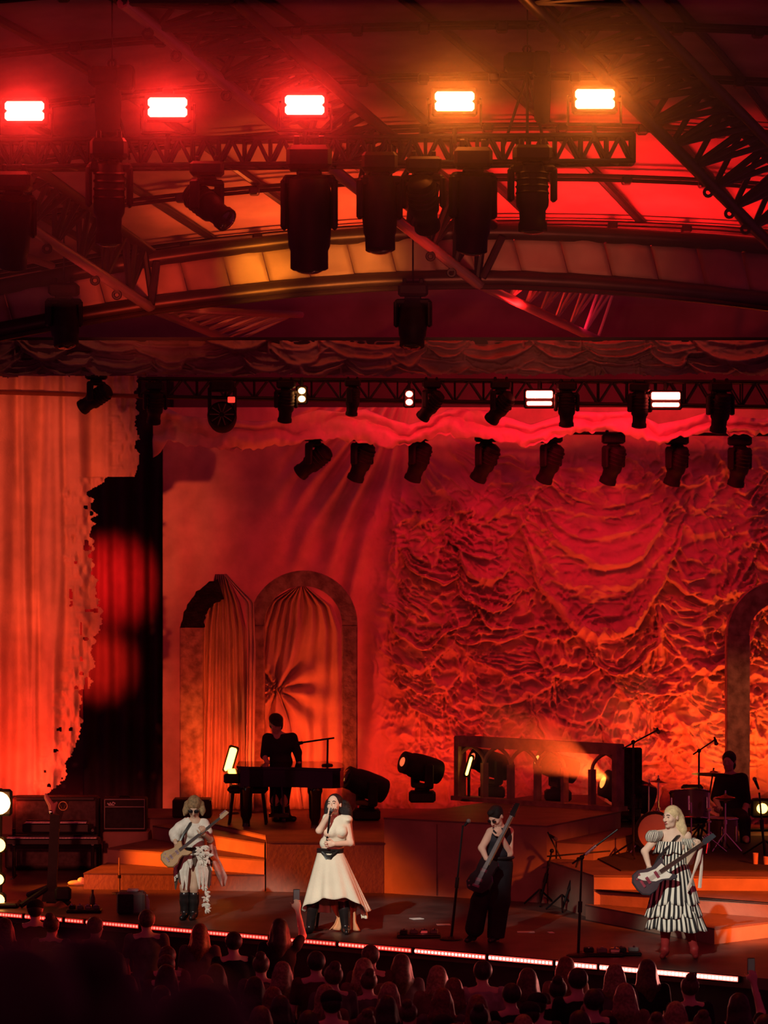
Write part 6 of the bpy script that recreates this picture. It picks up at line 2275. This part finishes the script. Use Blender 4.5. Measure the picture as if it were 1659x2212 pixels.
for an in (anl, anr):
    B_.limb(V(an[0], an[1], DZ + .06), V(an[0], an[1] - .17, DZ + .04), .045, .035, .03)
    B_.limb(an, V(an[0], an[1], DZ + .06), .05, .045, .03)
B_.cut((0, 0, -1), (0, 0, DZ + .004))
B_.build('body', M_SKIN2, root)
B_ = Body(J(1530, 1800) - .2, J(1630, 1650) + .2, .012)
B_.ell(J(1580, 1700), (.195, .14, .19), None, .05).ell(J(1583, 1738), (.17, .13, .13), None, .05)
B_.limb(J(1560, 1684), J(1600, 1682), .07, .07, .03)
B_.chain([sg['shl'], ell_], [.075, .06], .03).chain([sg['shr'], elr], [.075, .06], .03)
B_.build('shirt', M_DARKCL, root)
B_ = Body(np.minimum(hipl, knl) - V(.2, .2, .5), np.maximum(hipr, knr) + V(.2, .45, .2), .012)
B_.ell(J(1584, 1754), (.17, .15, .10), None, .04)
B_.chain([hipl, knl, anl + V(0, 0, .04)], [.108, .08, .065], .03).chain([hipr, knr, anr + V(0, 0, .04)], [.108, .08, .065], .03)
B_.build('trousers', M_DARKCL, root)
B_ = Body(hc - .2, hc + .2, .010)
r_, f_, u_ = M.T
B_.ell(hc - f_ * .02 + u_ * .03, (.092, .108, .10), M, .02).ell(hc - f_ * .05 - u_ * .06, (.08, .06, .09), M, .02)
B_.ell(hc + f_ * .10 - u_ * .05, (.072, .08, .10), M, .012, 's')
B_.build('hair', M_HAIRB, root)
for h_, lb in ((hl, 'drumstick in the left hand of the drummer in the picture'), (hr, 'drumstick in the lowered right-side hand of the drummer')):
    a = Vector(h_ + V(-.02, -.06, -.01))
    o = build('drumstick', MB().tube([a + Vector((.03, .08, .01)), a + Vector((-.1, -.28, .03))], [.009, .006], 8), mat('stick_wood', (.5, .32, .16), .5), smooth=True)
    tag(o, lb, 'drumstick')
# ---------------------------------------------------------------- the audience, seen from behind
def cloth(name, c):
    return mat(name, c, .9, 0, .2, 8, spec=.1)


CLOTHS = [cloth('shirt_maroon', (.10, .03, .03)), cloth('shirt_black', (.02, .016, .018)), cloth('shirt_grey', (.13, .10, .10)), cloth('shirt_tan', (.22, .13, .09)), cloth('shirt_white', (.38, .30, .27))]
HAIRS = [mat('hair_dark', (.035, .020, .016), .5, 0, .3, 40), mat('hair_brown', (.10, .05, .03), .5, 0, .3, 40), mat('hair_blond', (.30, .19, .10), .5, 0, .3, 40), mat('hair_red', (.16, .05, .025), .5, 0, .3, 40)]
M_DENIM = cloth('dark_denim', (.03, .03, .045))


def spectator(kind, hair, shirt, name='person', far=False):
    """standing figure at the origin facing +Y; kinds: long, bun, short, cap, arm (one arm up with a phone), arms"""
    root = thing(name, 'spectator', 'person', (0, 0, 0))
    s = {'long': .97, 'bun': .98, 'short': 1.03, 'cap': 1.02, 'arm': 1.0, 'arms': 1.0}[kind]
    j = lambda x, y, z: V(x, y, z) * s
    sg = dict(neck=j(0, -.01, 1.43), chest=j(0, 0, 1.24), waist=j(0, .01, 1.05), pelvis=j(0, 0, .92), shl=j(-.18, 0, 1.37), shr=j(.18, 0, 1.37))
    # torso helper looks along -Y for a figure whose right is +X; for one facing +Y swap the shoulders
    sg['shl'], sg['shr'] = sg['shr'], sg['shl']
    b = Body(V(-.5, -.45, -.02), V(.5, .55, 2.15), .022)
    add_torso(b, sg, s, kind in ('long', 'bun', 'arm'))
    hc = j(0, .02, 1.56)
    b.limb(sg['neck'] - V(0, 0, .03), hc - V(0, .01, .05), .055, .05, .02)
    at, M = add_head(b, hc, (random.uniform(-.2, .2), 1, .05), (0, 0, 1), s)
    arms = []
    for sx in (-1, 1):
        sh = j(sx * .18, 0, 1.37)
        if kind == 'arms' or (kind == 'arm' and sx == 1):
            el, ha, dv, cu = j(sx * .27, .16, 1.47), j(sx * .22, .24, 1.74), V(0, .1, 1), (1.0, 1.0, 1.0, 1.0)
        else:
            el, ha, dv, cu = j(sx * .235, .03, 1.10), j(sx * .20, .20, .98), V(0, .8, -.4), (.5, .5, .5, .5)
        b.chain([sh, el, ha], [.05, .042, .03], .02)
        add_hand(b, ha, dv, (-sx, .1, 0) if dv[2] < 0 else (0, 1, 0), 1.15, cu, .6, 1)
        arms.append((sh, el, ha))
        hp, kn, an = j(sx * .09, 0, .88), j(sx * .10, .03, .48), j(sx * .10, -.01, .07)
        b.chain([hp, kn, an], [.09, .06, .045], .03).limb(an, an + V(0, .16, -.02), .045, .035, .03)
    b.cut((0, 0, -1), (0, 0, .002))
    b.build('body', M_SKIN2, root)
    t = Body(V(-.45, -.35, .7), V(.45, .35, 1.6), .024)
    t.ell(sg['chest'], (.185, .135, .19), None, .05).ell(sg['waist'], (.16, .125, .16), None, .05).ell(j(0, 0, .93), (.18, .13, .10), None, .05)
    for sh, el, ha in arms:
        t.limb(sh, sh * .35 + el * .65, .066, .056, .03)
    t.limb(j(0, -.01, 1.43), j(0, .02, 1.6), .06, .08, .015, 's')
    t.build('shirt', shirt, root)
    t = Body(V(-.35, -.3, .02), V(.35, .35, 1.1), .026)
    t.ell(j(0, 0, .90), (.185, .135, .11), None, .04)
    for sx in (-1, 1):
        t.chain([j(sx * .09, 0, .86), j(sx * .10, .03, .48), j(sx * .10, -.01, .10)], [.105, .078, .068], .03)
    t.build('trousers', M_DENIM, root)
    h = Body(hc - V(.3, .3, .5), hc + V(.3, .3, .3), .016)
    h.ell(hc + V(0, -.025, .03), (.092 * s, .104 * s, .102 * s), None, .02)
    if kind in ('long', 'arm'):
        h.chain([hc + V(0, -.06, -.02), hc + V(0, -.09, -.15), hc + V(0, -.10, -.33)], [.085, .088, .05], .04)
        for sx in (-1, 1):
            h.chain([hc + V(sx * .07, -.02, -.02), hc + V(sx * .085, -.05, -.16), hc + V(sx * .07, -.07, -.30)], [.04, .045, .025], .03)
    elif kind == 'bun':
        h.ell(hc + V(0, -.07, .12), (.055, .055, .05), None, .01)
    elif kind == 'arms':
        h.chain([hc + V(0, -.06, -.02), hc + V(0, -.085, -.16)], [.085, .06], .03)
    h.ell(hc + V(0, .10, -.05), (.075, .08, .105), None, .012, 's')
    h.build('hair', hair, root)
    if kind == 'cap':
        c = Body(hc - V(.3, .3, .2), hc + V(.3, .35, .3), .016)
        c.ell(hc + V(0, -.01, .055), (.102, .118, .085), None, .01).ell(hc + V(.02, .14, .045), (.075, .09, .014), None, .01)
        c.cut((0, 0, -1), hc + V(0, 0, .02))
        c.build('cap', CLOTHS[1], root)
    if kind in ('arm', 'arms'):
        ha = arms[1][2]
        ph = build('phone', MB().rbox(ha + V(-.01, .05, .16), (.075, .012, .15), .008), M_BLACK, root)
        build('phone_screen', MB().rbox(ha + V(-.01, .042, .16), (.066, .004, .138), .006), em('phone_screen', (.9, .5, .45), .03), ph)
    return root


PROTO = {}


def place(kind, hi, si, px, py, label, group=None, d=None, ground=GZ, face=0.0, size=1.0):
    key = (kind, hi, si)
    s = {'long': .97, 'bun': .98, 'short': 1.03, 'cap': 1.02, 'arm': 1.0, 'arms': 1.0}[kind]
    if key not in PROTO:
        PROTO[key] = spectator(kind, HAIRS[hi], CLOTHS[si])
        o = PROTO[key]
        PROTO[key + ('used',)] = False
    if not PROTO[key + ('used',)]:
        o = PROTO[key]
        PROTO[key + ('used',)] = True
    else:
        o = copy_tree(PROTO[key])
    zh = ground + 1.57 * s * size
    if d is None:
        d = F * (HC - zh) / (py - CY)
    p = P(px, py, d)
    o.location = (p.x, p.y, ground)
    o.scale = (size, size, size)
    o.rotation_euler = (0, 0, face + .12 + .01 * (px - 830) / 100)
    o['label'] = label
    if group:
        o['group'] = group
    elif 'group' in o:
        del o['group']
    return o


edge_y = lambda px: 1969 + .0875 * px
NAMED = [
    ('cap', 0, 1, 76, 1966, 'spectator in a dark cap under the left end of the LED edge'),
    ('arm', 0, 1, 604, 2006, 'spectator whose dark head covers the LED strip left of the singer'),
    ('long', 2, 3, 945, 2110, 'long haired spectator standing alone below the gap between singer and bassist'),
    ('short', 1, 0, 800, 2066, 'spectator close to the stage edge just right below the singer'),
    ('long', 1, 2, 867, 2084, 'brown haired spectator standing below the pedal board right of the singer'),
    ('long', 1, 0, 1140, 2116, 'auburn lit spectator with smooth hair standing below the bassist right side'),
    ('long', 3, 3, 1222, 2090, 'long haired spectator covering the LED edge left of the tall microphone stand'),
    ('long', 1, 1, 1398, 2096, 'long haired spectator who hides the LED edge below the blonde guitarist'),
    ('long', 2, 2, 1328, 2106, 'blond rimmed spectator between the tall stand and the blonde guitarist'),
    ('arm', 0, 1, 1596, 2172, 'spectator raising a phone at the right end of the LED edge'),
    ('bun', 1, 1, 1490, 2134, 'spectator with a hair bun below the feet of the blonde guitarist'),
    ('short', 0, 0, 683, 2080, 'short haired spectator near the edge left below the singer'),
    ('short', 1, 2, 317, 1988, 'spectator beside the grey floor monitor at the stage edge'),
]
for kind, hi, si, px, py, lb in NAMED:
    place(kind, hi, si, px, py, lb)
CG = 'indistinct spectators in the dark crowd'
rs = np.random.RandomState(17)
front = [(10, 2004), (111, 2000), (205, 2002), (432, 2016), (505, 2036), (564, 2086), (651, 2078), (746, 2088), (786, 2094), (837, 2098), (1043, 2100), (1068, 2110), (1248, 2118), (720, 2110), (610, 2100)]
back = [(796, 2122), (840, 2146), (894, 2150), (955, 2160), (980, 2136), (1010, 2158), (1105, 2150), (1161, 2172), (1205, 2140), (1282, 2164), (1350, 2150), (1440, 2150), (1528, 2178), (1460, 2190)]
opts = [('long', 0, 1), ('long', 1, 0), ('short', 0, 1), ('bun', 1, 2), ('short', 1, 0), ('long', 2, 3), ('bun', 0, 1), ('long', 3, 2), ('cap', 0, 0), ('short', 0, 4)]
WORDS = ['long dark hair and a black top', 'long brown hair and a maroon top', 'short dark hair and a black top', 'brown hair in a bun and a grey top', 'short brown hair and a maroon top',
         'long blond hair and a tan top', 'dark hair in a bun and a black top', 'long reddish hair and a grey top', 'a dark cap and a maroon top', 'short dark hair and a pale top']


def ground_xy(x, y):
    d = F * (HC - .21) / (y - CY)
    return (x - CX) * d / F, d


taken = [ground_xy(q[3], q[4]) for q in NAMED]
cand = front + back
for py in range(2062, 2330, 22):
    for px in range(-30, 1710, 58):
        x, y = px + rs.uniform(-20, 20) + (29 if (py // 22) % 2 else 0), py + rs.uniform(-7, 7)
        if y > edge_y(x) + 62 + 40 * (x > 560):
            cand.append((x, y))
for x, y in cand:
    g = ground_xy(x, y)
    if any((g[0] - a) ** 2 + ((g[1] - b_) * .95) ** 2 < .47 ** 2 for a, b_ in taken):
        continue
    taken.append(g)
    k = rs.randint(len(opts))
    place(*opts[k], x, y, 'spectator with ' + WORDS[k] + ' in the unlit crowd', CG, face=rs.uniform(-.4, .4), size=rs.uniform(.95, 1.04))
# terrace with the nearest people, out of focus
tz = 2.55
tag(build('terrace', MB().slab([(-6, -39.6), (6, -39.6), (6, -29.5), (-6, -29.5)], GZ, tz), M_GROUND), 'raised terrace where the nearest spectators stand', None, None, 'structure')
for (kind, hi, si), px, py, d, lb in ((('short', 0, 1), 40, 2205, 5.0, 'blurred dark head at the very bottom left corner, nearest to the lens'),
                                      (('bun', 0, 1), 205, 2230, 5.2, 'blurred dark head second from the bottom left corner'),
                                      (('short', 0, 1), 432, 2262, 5.4, 'blurred dark head lowest at the bottom, right of the other two'),
                                      (('long', 0, 1), 165, 2100, 8.6, 'blurred dark head rising behind the two nearest heads at left')):
    z = P(px, py, d).z
    s = {'long': .97, 'bun': .98, 'short': 1.03}[kind]
    place(kind, hi, si, px, py, lb, None, d, tz, 0, (z - tz) / (1.57 * s))
# ------------------------------------------------------------------ thin stage haze
def haze(name, label, lo, hi, density, col=(1, 1, 1), g=.3):
    mb = MB().box([(a + b) / 2 for a, b in zip(lo, hi)], [b - a for a, b in zip(lo, hi)])
    m = bpy.data.materials.new(name)
    m.use_nodes = True
    nt = m.node_tree
    nt.nodes.remove(nt.nodes['Principled BSDF'])
    v = nt.nodes.new('ShaderNodeVolumeScatter')
    v.inputs['Density'].default_value = density
    v.inputs['Color'].default_value = (*col, 1)
    v.inputs['Anisotropy'].default_value = g
    nt.links.new(v.outputs[0], nt.nodes['Material Output'].inputs['Volume'])
    o = build(name, mb, m)
    return tag(o, label, 'haze', None, 'stuff')


haze('rig_haze', 'thin haze glowing around the lit blinders of the front truss', (-6.5, -4.8, 7.0), (6.5, -3.0, 9.95), .07)
a = P(1318, 1690, 46.6)
haze('beam_haze', 'orange lit haze of the beam over the balustrade', (a.x - 1.7, a.y - 1.2, 1.1), (a.x + .1, a.y + .6, 2.6), .12)
spot(a + Vector((-.02, -.02, .02)), P(1215, 1630, 45.9), 1300, (1, .09, .012), 34, .35, .03)
